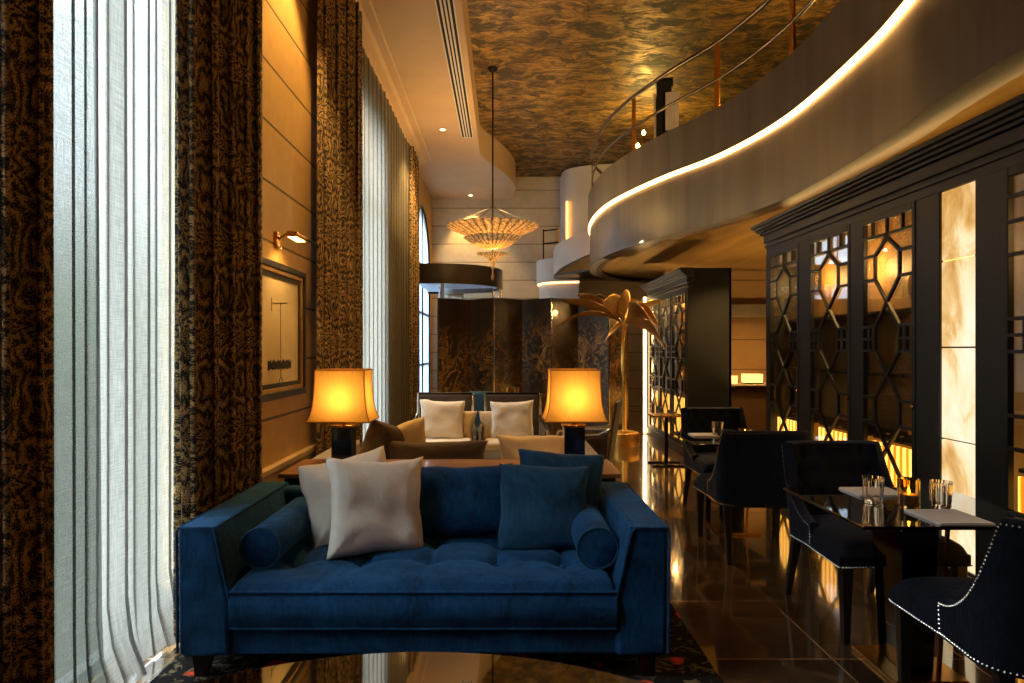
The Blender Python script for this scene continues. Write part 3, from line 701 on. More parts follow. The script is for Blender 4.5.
# ------------------------------------------------------------------ bookcases
def fret(m, x, ya, yb, z0, z1):
    """elongated hexagons linked by crosses, as glazing bars"""
    w = abs(yb-ya); c = (ya+yb)/2; a = w*.245; t = .020
    B = lambda p, q: m.bar((x,p[0],p[1]),(x,q[0],q[1]),t,t,(1,0,0))
    n = 4; zc = z1-.11; hh = (zc-z0)/n
    for k in range(n):
        zt = zc-k*hh; zm0 = zt-hh*.26; zm1 = zt-hh*.60; zn = zt-hh*1.26
        for sg in (-1,1):
            B((c+sg*a, zm0),(c+sg*a, zm1))                              # upright of the hexagon
            if k < n-1: B((c+sg*a, zm1),(c-sg*a, zn))                   # crossing down to the next one
            else: B((c+sg*a, zm1),(c, z0))
            if k == 0: B((c+sg*a, zm0),(c-sg*a*.2, zc))
            B((c+sg*a, zm0),(c+sg*w*.5, zm0)); B((c+sg*a, zm1),(c+sg*w*.5, zm1))
            if k % 2: B((c+sg*w*.37, zm0),(c+sg*w*.37, zm1)); B((c+sg*a, (zm0+zm1)/2),(c+sg*w*.5, (zm0+zm1)/2))
    B((c-w/2, zc),(c+w/2, zc))
    for q in (-.3,0,.3): B((c+q*w, z1),(c+q*w, zc))
def bookcase(name, label, X, depth, bays, ya, yb, ztop, doorz, side_near=True, mat=None, fn=True):
    t = thing(name, label, 'bookcase', (X, ya, 0)); L = yb-ya
    b = MB(); zt, zb_ = doorz
    b.box(depth-.03,depth,0,L,.0,ztop).box(0,depth,0,.05,0,ztop).box(0,depth,L-.05,L,0,ztop).box(0,depth-.03,.05,L-.05,ztop-.04,ztop).box(.02,depth-.03,.05,L-.05,0,.08)
    b.build('carcass', CASEWOOD, t, smooth=False)
    MB().box(depth-.045,depth-.031,.05,L-.05,.1,ztop-.05).build('back_panel', plain('bronze_back_panel', '#8a6a38', .5, var=.2, vs=3), t, smooth=False)
    f = MB(); f.box(-.02,.0,0,L,zb_,ztop-.1).box(-.02,0,0,L,0,zt); 
    yprev = 0
    for a, c, kind in bays:
        f.box(-.025,.0,yprev,a,zt,zb_); yprev = c
    f.box(-.025,0,yprev,L,zt,zb_)
    f.build('face_frame', CASEWOOD, t, smooth=False, bevel=.004)
    cp = MB()
    for d, z0, z1 in ((.015,ztop-.24,ztop-.21),(.022,ztop-.19,ztop-.11),(.05,ztop-.11,ztop-.085),(.075,ztop-.085,ztop-.06),(.10,ztop-.06,ztop-.035),(.12,ztop-.035,ztop)):
        cp.box(-.02-d,.05,-min(d,.04),L+d,z0,z1)
    cp.build('cornice', CASEWOOD, t, smooth=False, bevel=.006)
    MB().box(-.05,-.02,0,L,0,.12).build('plinth', CASEWOOD, t, smooth=False, bevel=.004)
    return t, zt, zb_
DZ = (.13, 2.40)
bays1 = [(3.68-2.6-1.0,3.68-2.6,'door'), (3.90-2.6,4.22-2.6,'light'), (4.46-2.6,5.14-2.6,'door'), (5.30-2.6,6.02-2.6,'door'), (6.22-2.6,6.92-2.6,'door')]
b1, zt, zb_ = bookcase('bookcase', 'long dark glazed bookcase with fretwork doors along the right wall', 2.72, .45, bays1, 2.6, 7.0, 2.70, DZ)
AG = mat_amberglow()
def contents(t, X0, a, c, depth, vases=True):
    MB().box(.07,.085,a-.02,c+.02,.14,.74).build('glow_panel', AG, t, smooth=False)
    for z in (.76, 1.22, 1.70): MB().box(.08 if z < 1 else .16,depth-.04,a-.03,c+.03,z,z+.022).build('shelf', CASEWOOD, t, smooth=False)
for a, c, kind in bays1:
    if kind == 'door':
        contents(b1, 0, a, c, .45)
        d = thing('door', '', ''); del d['label'], d['category']; d.parent = b1
        m = MB(); m.box(-.03,.005,a,a+.04,zt,zb_).box(-.03,.005,c-.04,c,zt,zb_).box(-.03,.005,a+.04,c-.04,zt,zt+.05).box(-.03,.005,a+.04,c-.04,zb_-.05,zb_)
        m.build('door_frame', CASEWOOD, d, smooth=False, bevel=.004)
        m = MB(); fret(m, -.02, a+.03, c-.03, zt+.05, zb_-.05); m.build('fretwork', CASEWOOD, d, smooth=False)
        MB().box(-.010,-.006,a+.03,c-.03,zt+.03,zb_-.03).build('pane', PANE, d, smooth=False)
        MB().lathe([(0,-.02),(.014,-.012),(.014,0),(.006,.008),(0,.008)],(-.04,a+.02,1.05),n=10,M=Matrix.Rotation(-PI/2,3,'Y')).build('knob', BRASS, d)
    else:
        al = mat_alabaster()
        zs = [zt, .88, 1.44, 1.97, zb_]
        for k in range(4): MB().box(-.012,.012,a+.004,c-.004,zs[k]+.005,zs[k+1]-.005).build('alabaster_panel', al, b1, smooth=False, bevel=.002)
bays2 = [(.10,.86,'door'), (.92,1.62,'door'), (1.68,2.36,'door')]
b2, zt2, zb2 = bookcase('bookcase', 'far dark glazed bookcase beside the golden palm', 2.46, .55, bays2, 9.0, 11.45, 2.50, (.13,2.22))
for a, c, kind in bays2:
    contents(b2, 0, a, c, .55)
    d = thing('door', '', ''); del d['label'], d['category']; d.parent = b2
    m = MB(); m.box(-.03,.005,a,a+.035,zt2,zb2).box(-.03,.005,c-.035,c,zt2,zb2).box(-.03,.005,a+.03,c-.03,zt2,zt2+.05).box(-.03,.005,a+.03,c-.03,zb2-.05,zb2)
    m.build('door_frame', CASEWOOD, d, smooth=False, bevel=.004)
    m = MB(); fret(m, -.02, a+.03, c-.03, zt2+.05, zb2-.05); m.build('fretwork', CASEWOOD, d, smooth=False)
    MB().box(-.010,-.006,a+.03,c-.03,zt2+.03,zb2-.03).build('pane', PANE, d, smooth=False)
o = MB().box(2.365,2.41,11.46,11.51,.02,2.3).build('light_strip', emit('tube_led','#ffd08a',9)); tag(o, 'tall vertical white-gold light tube beside the far bookcase', 'strip light')
# gilt vases inside the far bookcase, and small pieces inside the near one
def vase(x, yy, z, h, w, label, mat, group):
    tag(MB().lathe([(0,0),(w*.6,0),(w*.45,h*.08),(w,h*.45),(w*.8,h*.7),(w*.35,h*.85),(w*.5,h),(w*.42,h),(w*.28,h*.86),(0,h*.86)],(x,yy,z+.001),n=18).build('vase', mat, None), label, 'vase', group)
gv = 'ornaments in the bookcases'
for yy, z, h, w, lab in ((9.45,.782,.36,.10,'gilt vase low in the near bay of the far bookcase'),(9.5,1.242,.40,.08,'slim gilt vase on middle shelf of the far bookcase, near bay'),(9.45,1.722,.36,.09,'gilt vase on top shelf of the far bookcase, near bay'),
                    (10.25,.782,.38,.10,'gilt vase low in the central bay of the far bookcase'),(10.3,1.242,.42,.09,'tall gilt vase on middle shelf of the far bookcase, central bay'),(10.25,1.722,.33,.10,'round gilt vase on top shelf of the far bookcase, central bay')):
    vase(2.72, yy, z, h, w, lab, GOLD, gv)
for yy, z, h, w, lab in ((4.75,.782,.20,.09,'squat bronze bowl-vase low behind the nearest fretwork door'),(4.85,1.722,.34,.08,'bronze vase on top shelf behind the fretwork door nearest the alabaster'),
                    (5.65,1.242,.33,.07,'slim bronze vase behind the middle fretwork door'),(6.55,1.242,.30,.09,'bronze vase behind the farthest fretwork door of the long bookcase')):
    vase(2.95, yy, z, h, w, lab, DGOLD, gv)

# side room beyond the gap between the bookcases
struct(MB().box(3.0,7.0,12.6,12.75,0,2.88).build('wall_bar', mat_stone('bronze_tile_wall','#856644','#9c7d54','#54401f',1.6,.55,.35), smooth=False))
struct(MB().box(3.0,7.0,12.44,12.6,2.02,2.24).build('trim_2', plain('steel_band','#8c8274',.4,.5), smooth=False))
br = thing('bar_counter', 'low bar counter with pale ledge seen between the two bookcases', 'counter', (4.4, 12.0, 0))
MB().box(-.9,1.6,0,.5,0,.78).build('body', plain('counter_body','#5a4028',.4), br, smooth=False)
MB().box(-.95,1.65,-.08,.55,.78,.815).build('top', plain('counter_stone','#b9a488',.25), br, smooth=False, bevel=.005)
bx = thing('light_box', 'glowing low box lamp on the bar counter', 'lamp', (4.43, 12.15, .816))
MB().box(-.17,.17,-.1,.1,0,.02).build('base', DMETAL, bx, smooth=False); MB().box(-.16,.16,-.09,.09,.02,.17).build('lamp_shade', emit('box_lamp','#ffb858',2.2), bx, smooth=False)
tag(MB().lathe([(0,0),(.05,0),(.055,.14),(.0,.14)],(4.11,12.12,.816),n=16).build('candle', emit('candle_glow','#f0b060',1.6)), 'small glowing candle jar at the left of the bar counter box lamp', 'candle')

# ------------------------------------------------------------------ rug, sofa
tag(MB().box(-1.5,.935,.3,3.98,.001,.014).build('rug', RUGM, smooth=False), 'dark rug with red and ochre flowers under the blue sofa', 'rug')
sf = thing('sofa', 'deep blue velvet sofa with tufted seat and square slanted arms', 'sofa', (-.34, 2.9, 0))
# local: x from -1.04 to 1.04, y 0 (front) to 1.02
def armmesh(s):
    ob, ot, it, ib = s*1.04, s*1.045, s*.885, s*.82
    pr = [(ob,.12),(ib,.12),(ib,.36),(it,.672),(ot,.672)]
    if s > 0: pr = pr
    m = MB(); n = len(pr)
    m.add([(x,0,z) for x,z in pr]+[(x,1.02,z-(.0)) for x,z in pr], [tuple(range(n)),tuple(range(2*n-1,n-1,-1))]+[(i,n+i,n+(i+1)%n,(i+1)%n) for i in range(n)])
    return m
for s in (-1,1):
    m = armmesh(s)
    if s > 0: m.f = [f[::-1] for f in m.f]
    a = m.build('arm', BLUE, sf, bevel=.022, seg=3)
    ob, ot, it, ib = s*1.04, s*1.045, s*.885, s*.82
    MB().tube([(ib-s*.0,-.004,.36),(it,-.004,.655),(s*.90,-.004,.672),(s*1.03,-.004,.672),(ot,-.004,.655),(ob,-.004,.14)],.006,6).tube([(s*.889,.01,.668),(s*.889,.99,.668)],.006,6).tube([(s*1.041,.01,.666),(s*1.041,.99,.666)],.006,6).build('piping', BLUE, a)
MB().box(-.84,.84,.02,.98,.12,.235).build('base', BLUE, sf, bevel=.015)
MB().hexa([(-.88,.84,.12),(.88,.84,.12),(.88,1.02,.12),(-.88,1.02,.12)],[(-.90,.90,.655),(.90,.90,.655),(.90,1.02,.655),(-.90,1.02,.655)]).build('backrest', BLUE, sf, bevel=.03, seg=3)
TUFTS = [(-.62+.31*i, yy) for i in range(5) for yy in (.30,.60)]
def seat(u, v):
    x = -.822+1.644*u; yv = .0+.88*v
    ex = min(1, min(u,1-u)*1.644/.06); ey = min(1, v*.88/.06)
    z = .395 + .045*math.sqrt(max(0,1-(1-ex)**2))*math.sqrt(max(0,1-(1-ey)**2)) + .015*math.sin(PI*u)*math.sin(PI*min(1,v*1.1))
    for tx, ty in TUFTS:
        d2 = ((x-tx)**2+(yv-ty)**2); z -= .034*math.exp(-d2/.0035)
        z -= .012*math.exp(-abs(x-tx)**2/.0004)*(1 if abs(yv-.45) < .32 else .0)*math.exp(-((yv-.45)/.24)**4)
        z -= .010*math.exp(-abs(yv-ty)**2/.0004)*math.exp(-((x-tx)/.2)**4)
    z += .006*mnoise.noise(Vector((x*6,yv*6,2))) + .004*mnoise.noise(Vector((x*28,yv*9,5)))*sm(.0,.2,v)
    return (x, yv-.012*0, z)
ms = MB()
def seatfront(u, v):                      # front face, bulging a little
    x = -.822+1.644*u; z = .24+(.395-.24)*v
    return (x, -.0-.022*math.sin(PI*v)-.004*mnoise.noise(Vector((x*14,z*5,1))), z)
ms.grid(seat, 120, 60); ms.grid(seatfront, 120, 8)
ms.add([(-.822,0,.24),(-.822,.88,.24),(-.822,.88,.40),(-.822,0,.395),(.822,0,.24),(.822,.88,.24),(.822,.88,.40),(.822,0,.395)], [(0,3,2,1),(4,5,6,7),(0,1,5,4)])
sc_ = ms.build('seat_cushion', BLUE, sf, ang=60)
MB().tube([(-.822,.3,.40),(-.822,-.004,.398),(.822,-.004,.398),(.822,.3,.40)],.007,6).tube([(-.822,-.004,.243),(.822,-.004,.243)],.006,6).build('piping', BLUE, sc_)
MB().add
mbt = MB()
for tx, ty in TUFTS: mbt.lathe([(0,.004),(.010,.002),(.013,-.004)], (tx,ty,.416), n=10)
mbt.build('tuft_buttons', BLUE, sc_)
for sx in (-1,1):
    for yy in (.08,.92): MB().hexa([(sx*.97-.025,yy-.025,.014),(sx*.97+.025,yy-.025,.014),(sx*.97+.025,yy+.025,.014),(sx*.97-.025,yy+.025,.014)],[(sx*.96-.04,yy-.04,.125),(sx*.96+.04,yy-.04,.125),(sx*.96+.04,yy+.04,.125),(sx*.96-.04,yy+.04,.125)]).build('leg', DARKWOOD, sf, smooth=False)
def bolster(x, label, gy0=3.06, L=.66):
    t = thing('bolster', label, 'bolster', (x, gy0, .537), 0, 'blue bolsters on the sofa'); rr_ = .092
    Mx = Matrix.Rotation(-PI/2, 3, 'X')
    MB().lathe([(0,-.012),(rr_*.6,-.010),(rr_*.92,-.002),(rr_,.012),(rr_*1.0,L*.3),(rr_*1.01,L*.6),(rr_,L-.012),(rr_*.92,L),(0,L+.008)], n=36, M=Mx).build('body', BLUE, t)
    MB().tube([(rr_*.985*math.cos(2*PI*i/36), .0, rr_*.985*math.sin(2*PI*i/36)) for i in range(36)],.006,6,closed=True).build('piping', BLUE2, t)
bolster(-1.085, 'blue velvet bolster against the left arm of the sofa'); bolster(.425, 'blue velvet bolster against the right arm of the sofa')
def pillow(loc, size, rot, mat, label, group, seed, cat='cushion', c=.10, wr=.012, piping=None, sag=0):
    w, h, t = size; rnd = random.Random(seed); o0 = Vector((seed*3.1, seed*1.7, 0)); n = 34
    def f(side):
        def g_(a, b):
            u, v = a*2-1, b*2-1
            x = w/2*u*(1-c*(1-v*v)**1.0*abs(u)); z = h/2*v*(1-c*(1-u*u)*abs(v))
            th = ((max(0,1-u**4))*(max(0,1-v**4)))**.55
            nz_ = mnoise.noise(Vector((u*1.6,v*1.6,side))+o0)*wr*1.3 + mnoise.noise(Vector((u*2.5+v*1.2,v*1.4-u,side*2))+o0)*wr*.6 + wr*.5*math.sin(10*math.atan2(v+1.02,u+1.02)+seed)*max(0,1-math.hypot(u+1,v+1)/1.1) + wr*.5*math.sin(11*math.atan2(v+1.02,1.02-u)+seed*2)*max(0,1-math.hypot(u-1,v+1)/1.0) + wr*.35*math.sin(9*math.atan2(1.02-v,1.02-u)+seed*3)*max(0,1-math.hypot(u-1,v-1)/.9)
            edge = mnoise.noise(Vector((u*2.2,v*2.2,7))+o0)*.018*(u*u+v*v)/2
            cr = (abs(u*v))**2
            yv = side*(t/2*th*(1-.12*cr) + nz_*th)
            return (x+edge, yv+edge*.6, z - sag*(1-u*u)*max(0,v) + edge)
        return g_
    m = MB(); m.grid(f(-1), n, n); m.grid(f(1), n, n, flip=True)
    # weld the two faces along the seam
    me_v = m.v; k = n*n; mp = {}
    for j in range(n):
        for i in range(n):
            if i in (0,n-1) or j in (0,n-1): mp[k+j*n+i] = j*n+i
    m.f = [tuple(mp.get(q,q) for q in fc) for fc in m.f]
    used = sorted({q for fc in m.f for q in fc}); ix = {q:i for i,q in enumerate(used)}
    m.v = [me_v[q] for q in used]; m.f = [tuple(ix[q] for q in fc) for fc in m.f]
    o = m.build('cushion', mat, ang=180); o.location = loc; o.rotation_euler = rot
    tag(o, label, cat, group)
    return o
R = math.radians
gb = 'loose cushions on the blue sofa'
pillow((-.62,3.36,.655),(.50,.49,.17),(R(-16),R(4),R(27)),CREAM,'large cream linen cushion standing in front on the blue sofa',gb,11,c=.11,wr=.016)
pillow((-.80,3.56,.655),(.47,.45,.13),(R(-18),R(-13),R(12)),CREAM,'cream cushion mostly hidden behind the large front cream cushion',gb,12,c=.08,wr=.015)
pillow((-.25,3.63,.625),(.60,.38,.17),(R(-22),R(-1),R(0)),BLUE,'wide dark blue back cushion in the middle of the sofa',gb,13,c=.06)
pillow((.205,3.43,.63),(.46,.44,.15),(R(-20),R(4),R(6)),BLUE2,'slate blue square cushion at the front beside the right bolster',gb,14,c=.05)
pillow((.30,3.61,.67),(.46,.44,.14),(R(-16),R(5),R(3)),BLUE2,'slate blue cushion peeking above the front slate cushion',gb,15,c=.05)

# coffee table
ct = thing('coffee_table', 'round mirror-black coffee table in front of the sofa', 'coffee table', (-.253, 1.07, 0))
CT = plain('black_mirror', (.30,.29,.28,1), .03, 1, var=.0)
MB().lathe([(0,.395),(1.20,.395),(1.214,.40),(1.214,.415),(1.208,.42),(0,.42)], n=128).build('top', CT, ct, smooth=False)
MB().lathe([(1.213,.398),(1.219,.40),(1.219,.416),(1.213,.418)], n=96, close=True).build('rim', STEEL, ct)
MB().lathe([(0,.0141),(.5,.0141),(.5,.03),(.3,.06),(.28,.395),(0,.395)], n=48).build('pedestal', BLACKGLOSS, ct)

# ------------------------------------------------------------------ console with lamps
cn = thing('console_table', 'brown wood console table behind the blue sofa carrying two lamps', 'console table', (-.31, 3.97, 0))
MB().box(-1.0,1.0,0,.54,.678,.703).build('top', CONSOLEW, cn, smooth=False, bevel=.004)
MB().box(-.97,.97,.03,.51,.60,.678).build('apron', DARKWOOD, cn, smooth=False)
for sx in (-.94,.94):
    for yy in (.06,.48): MB().box(sx-.03,sx+.03,yy-.03,yy+.03,.0,.60).build('leg', DARKWOOD, cn, smooth=False)
def lamp(x, yy, rz, label):
    t = thing('table_lamp', label, 'table lamp', (x, yy, .7035), rz, 'amber table lamps on the console')
    MB().box(-.075,.075,-.075,.075,0,.012).build('foot', BRASS, t, smooth=False, bevel=.002)
    MB().box(-.066,.066,-.066,.066,.012,.228).build('base', LAMPBLUE, t, smooth=False, bevel=.006)
    MB().box(-.074,.074,-.074,.074,.228,.243).build('cap', BRASS, t, smooth=False, bevel=.002)
    MB().cyl((0,0,.243),(0,0,.36),.014).build('stem', BRASS, t)
    pr = [(.196,.272),(.186,.295),(.173,.335),(.163,.39),(.158,.46),(.155,.53),(.156,.594)]
    def f(u, v):
        q = v*(len(pr)-1); i = int(min(q,len(pr)-1.001)); fr = q-i; hw = pr[i][0]*(1-fr)+pr[i+1][0]*fr; z = pr[i][1]*(1-fr)+pr[i+1][1]*fr
        k = u*4; sd = int(k)%4; r_ = (k%1)*2-1; hd = hw*.82
        px, py = [(r_,-1),(1,r_),(-r_,1),(-1,-r_)][sd]
        bow = 1 - .04*(1-r_*r_)
        px, py = (px, py*bow) if sd in (0,2) else (px*bow, py)
        return (hw*px, hd*py, z)
    sh = MB().grid(f, 48, 20, cu=True).build('lamp_shade', SHADE, t, ang=50)
    m = MB()
    for k in range(4): m.tube([(f(k/4, j/19)) for j in range(20)], .0035, 5)
    for v in (0,1): m.tube([f(i/48, v) for i in range(48)], .004, 5, closed=True)
    m.build('shade_trim', plain('shade_trim','#a86c1c',.7), sh)
    bl = MB().lathe([(0,.36),(.006,.361),(.012,.368),(.010,.378),(0,.382)], n=14).build('bulb', emit('lamp_bulb','#ffd080',3), t)
    L = bpy.data.lights.new('lamp_light','POINT'); L.energy = LAMP_W; L.color = (1,.60,.25); L.shadow_soft_size = .03
    lo = bpy.data.objects.new('lamp_light', L); COL.objects.link(lo); lo.location = (x, yy, .7035+.40)
LAMP_W = 3.0
lamp(-1.02, 4.38, 0, 'amber shaded lamp with navy base on left end of console'); lamp(.455, 4.40, 0, 'amber shaded lamp with navy base on right end of console')

# second sofa, backing on to the console
s2 = thing('sofa', 'pale grey sofa backing onto the console, only its top edges in view', 'sofa', (-.31, 4.56, 0))
MB().box(-.98,.98,0,.95,.1,.40).build('base', LGREY, s2, bevel=.02)
MB().box(-.84,.84,0,.20,.40,.655).build('backrest', LGREY, s2, bevel=.03)
for s in (-1,1): MB().box(*sorted((s*.84,s*.985)),0,.97,.1,.697).build('arm', LGREY, s2, bevel=.025, seg=3)
MB().box(-.83,.83,.2,.95,.40,.47).build('seat_cushion', LGREY, s2, bevel=.03)
for sx in (-.9,.9):
    for yy in (.07,.88): MB().cyl((sx,yy,0),(sx,yy,.1),.02,.028,10).build('leg', DARKWOOD, s2)
g2 = 'cushions on the pale grey sofa'
pillow((-.86,4.86,.72),(.40,.40,.13),(R(14),R(16),R(55)),TAUPE,'upright taupe cushion at the left end beside the left lamp',g2,21)
pillow((-.73,5.0,.71),(.42,.40,.12),(R(10),R(-12),R(38)),CREAM2,'beige cushion leaning just behind the upright taupe cushion',g2,22)
pillow((-.47,4.86,.64),(.74,.30,.13),(R(14),0,R(2)),TAUPE,'long dark taupe lumbar cushion behind the console middle',g2,23)
pillow((.21,4.90,.665),(.50,.32,.14),(R(14),0,R(-2)),CREAM2,'golden-lit beige lumbar cushion beside the right lamp base',g2,24)

# ------------------------------------------------------------------ armchairs beyond
def armchair(x, yy, rz, label, first=None):
    if first: return dup(first, (x,yy,0), rz, label, 'frame armchairs')
    t = thing('armchair', label, 'armchair', (x,yy,0), rz, 'frame armchairs')
    for s in (-1,1):
        MB().tube([(s*.31,.30,.0),(s*.31,.26,.3),(s*.31,.28,.5),(s*.31,.36,.92)],.018,8).build('back_post', STEEL, t)
        MB().tube([(s*.36,-.34,0),(s*.36,-.34,.44),(s*.36,-.30,.56),(s*.355,-.1,.60),(s*.33,.20,.62),(s*.32,.31,.68)],.018,8).build('arm_frame', STEEL, t)
        MB().hexa([(s*.345-.012,-.30,.30),(s*.345+.012,-.30,.30),(s*.325+.012,.26,.30),(s*.325-.012,.26,.30)],[(s*.345-.012,-.28,.555),(s*.345+.012,-.28,.555),(s*.325+.012,.27,.60),(s*.325-.012,.27,.60)]).build('side_panel', TAUPE, t, smooth=False)
    MB().cyl((-.31,.36,.915),(.31,.36,.915),.018).build('top_rail', DMETAL, t)
    MB().hexa([(-.30,.25,.36),(.30,.25,.36),(.30,.29,.36),(-.30,.29,.36)],[(-.30,.33,.905),(.30,.33,.905),(.30,.37,.905),(-.30,.37,.905)]).build('backrest', TAUPE, t, smooth=False, bevel=.012)
    MB().box(-.33,.33,-.32,.28,.27,.34).build('seat_frame', DMETAL, t, smooth=False, bevel=.006)
    MB().box(-.32,.32,-.34,.24,.34,.455).build('seat_cushion', CREAM, t, bevel=.035, seg=3)
    return t
ac = armchair(-.66, 7.5, 0, 'left of the two frame armchairs facing the camera, cream cushions')
armchair(.11, 7.5, 0, 'right of the two frame armchairs facing the camera, under brass cups', ac)
armchair(.78, 6.75, -PI/2-.25, 'frame armchair turned sideways behind the right table lamp', ac)
g3 = 'cushions on the armchairs'
pillow((-.67,7.50,.655),(.50,.44,.14),(R(-16),R(2),R(3)),CREAM,'large pale cushion on the left armchair',g3,31,c=.08)
pillow((-.47,7.60,.60),(.34,.32,.11),(R(-12),R(4),R(-14)),CREAM2,'smaller beige cushion tucked at right of the left armchair',g3,32)
pillow((.10,7.50,.655),(.48,.42,.14),(R(-16),R(-2),R(-2)),CREAM,'large pale cushion on the right armchair',g3,33,c=.08)
pillow((-.10,7.58,.60),(.32,.32,.11),(R(-12),R(-5),R(16)),CREAM2,'smaller beige cushion tucked at left of the right armchair',g3,34)
tc = thing('velvet_chair', 'teal velvet chair seen edge-on between the two frame armchairs', 'chair', (-.275, 8.35, 0))
MB().box(-.17,.17,-.2,.2,.12,.46).build('seat', TEAL, tc, bevel=.04, seg=3); MB().box(-.17,.17,.14,.24,.40,.90).build('backrest', TEAL, tc, bevel=.04, seg=3)
for sx in (-.12,.12):
    for sy in (-.15,.15): MB().cyl((sx,sy,0),(sx,sy,.13),.014,.02,8).build('leg', DARKWOOD, tc)
# low table between with candles
lt = thing('low_table', 'low dark table between the pale sofa and the armchairs', 'coffee table', (-.30, 6.35, 0))
MB().box(-.5,.5,-.25,.25,.42,.45).build('top', DARKWOOD, lt, smooth=False, bevel=.004)
for sx in (-.45,.45):
    for sy in (-.2,.2): MB().box(sx-.02,sx+.02,sy-.02,sy+.02,0,.42).build('leg', DMETAL, lt, smooth=False)
def candle(x, yy, z, label, r_=.035, h=.08):
    t = thing('candle_holder', label, 'candle', (x,yy,z), 0, 'candles in amber glass')
    MB().lathe([(0,0),(r_,0),(r_*1.02,h),(r_*.90,h),(r_*.86,.008),(0,.008)], n=20).build('glass', AMBERG, t)
    MB().lathe([(0,.01),(r_*.8,.01),(r_*.8,h*.45),(0,h*.45)], n=16).build('wax', plain('candle_wax','#e0b060',.6), t)
    MB().lathe([(0,h*.45),(.004,h*.45+.004),(.006,h*.45+.012),(.003,h*.45+.024),(0,h*.45+.032)], n=10).build('flame', emit('flame','#ffb030',25), t)
candle(-.70,6.45,.4505,'small amber candle in front of the left armchair seat')
candle(-.24,6.5,.4505,'small amber candle on low table between the armchairs')
# slim console behind the armchairs
bc = thing('slim_console', 'slim bronze console table behind the armchairs under brass cups', 'console table', (.22, 9.2, 0))
MB().box(-.62,.62,-.16,.16,.80,.82).build('top', DMETAL, bc, smooth=False)
MB().box(-.62,.62,-.165,-.16,.80,.82).build('edge_trim', BRASS, bc, smooth=False)
for sx in (-.58,.58):
    for sy in (-.13,.13): MB().box(sx-.015,sx+.015,sy-.015,sy+.015,0,.80).build('leg', BRASS, bc, smooth=False)
for xx, lb in ((.075,'left of two small brass cups on the slim console'),(.175,'right of two small brass cups on the slim console')):
    tag(MB().lathe([(0,0),(.036,0),(.038,.10),(.033,.10),(.031,.006),(0,.006)],(xx,9.12,.8205),n=20).build('cup', BRASS), lb, 'cup', 'brass cups')
# C-shaped side table
cs = thing('side_table', 'slim brass and black side table standing before the far bookcase', 'side table', (2.02, 8.45, 0))
MB().box(-.20,.18,-.16,.16,.60,.622).build('top', BRASS, cs, smooth=False, bevel=.003)
MB().box(-.02,.02,-.015,.015,.02,.60).build('column', DMETAL, cs, smooth=False)
MB().box(-.2,.2,-.16,-.13,0,.02).box(-.2,.2,.13,.16,0,.02).box(-.02,.02,-.16,.16,0,.021).build('base', DMETAL, cs, smooth=False)

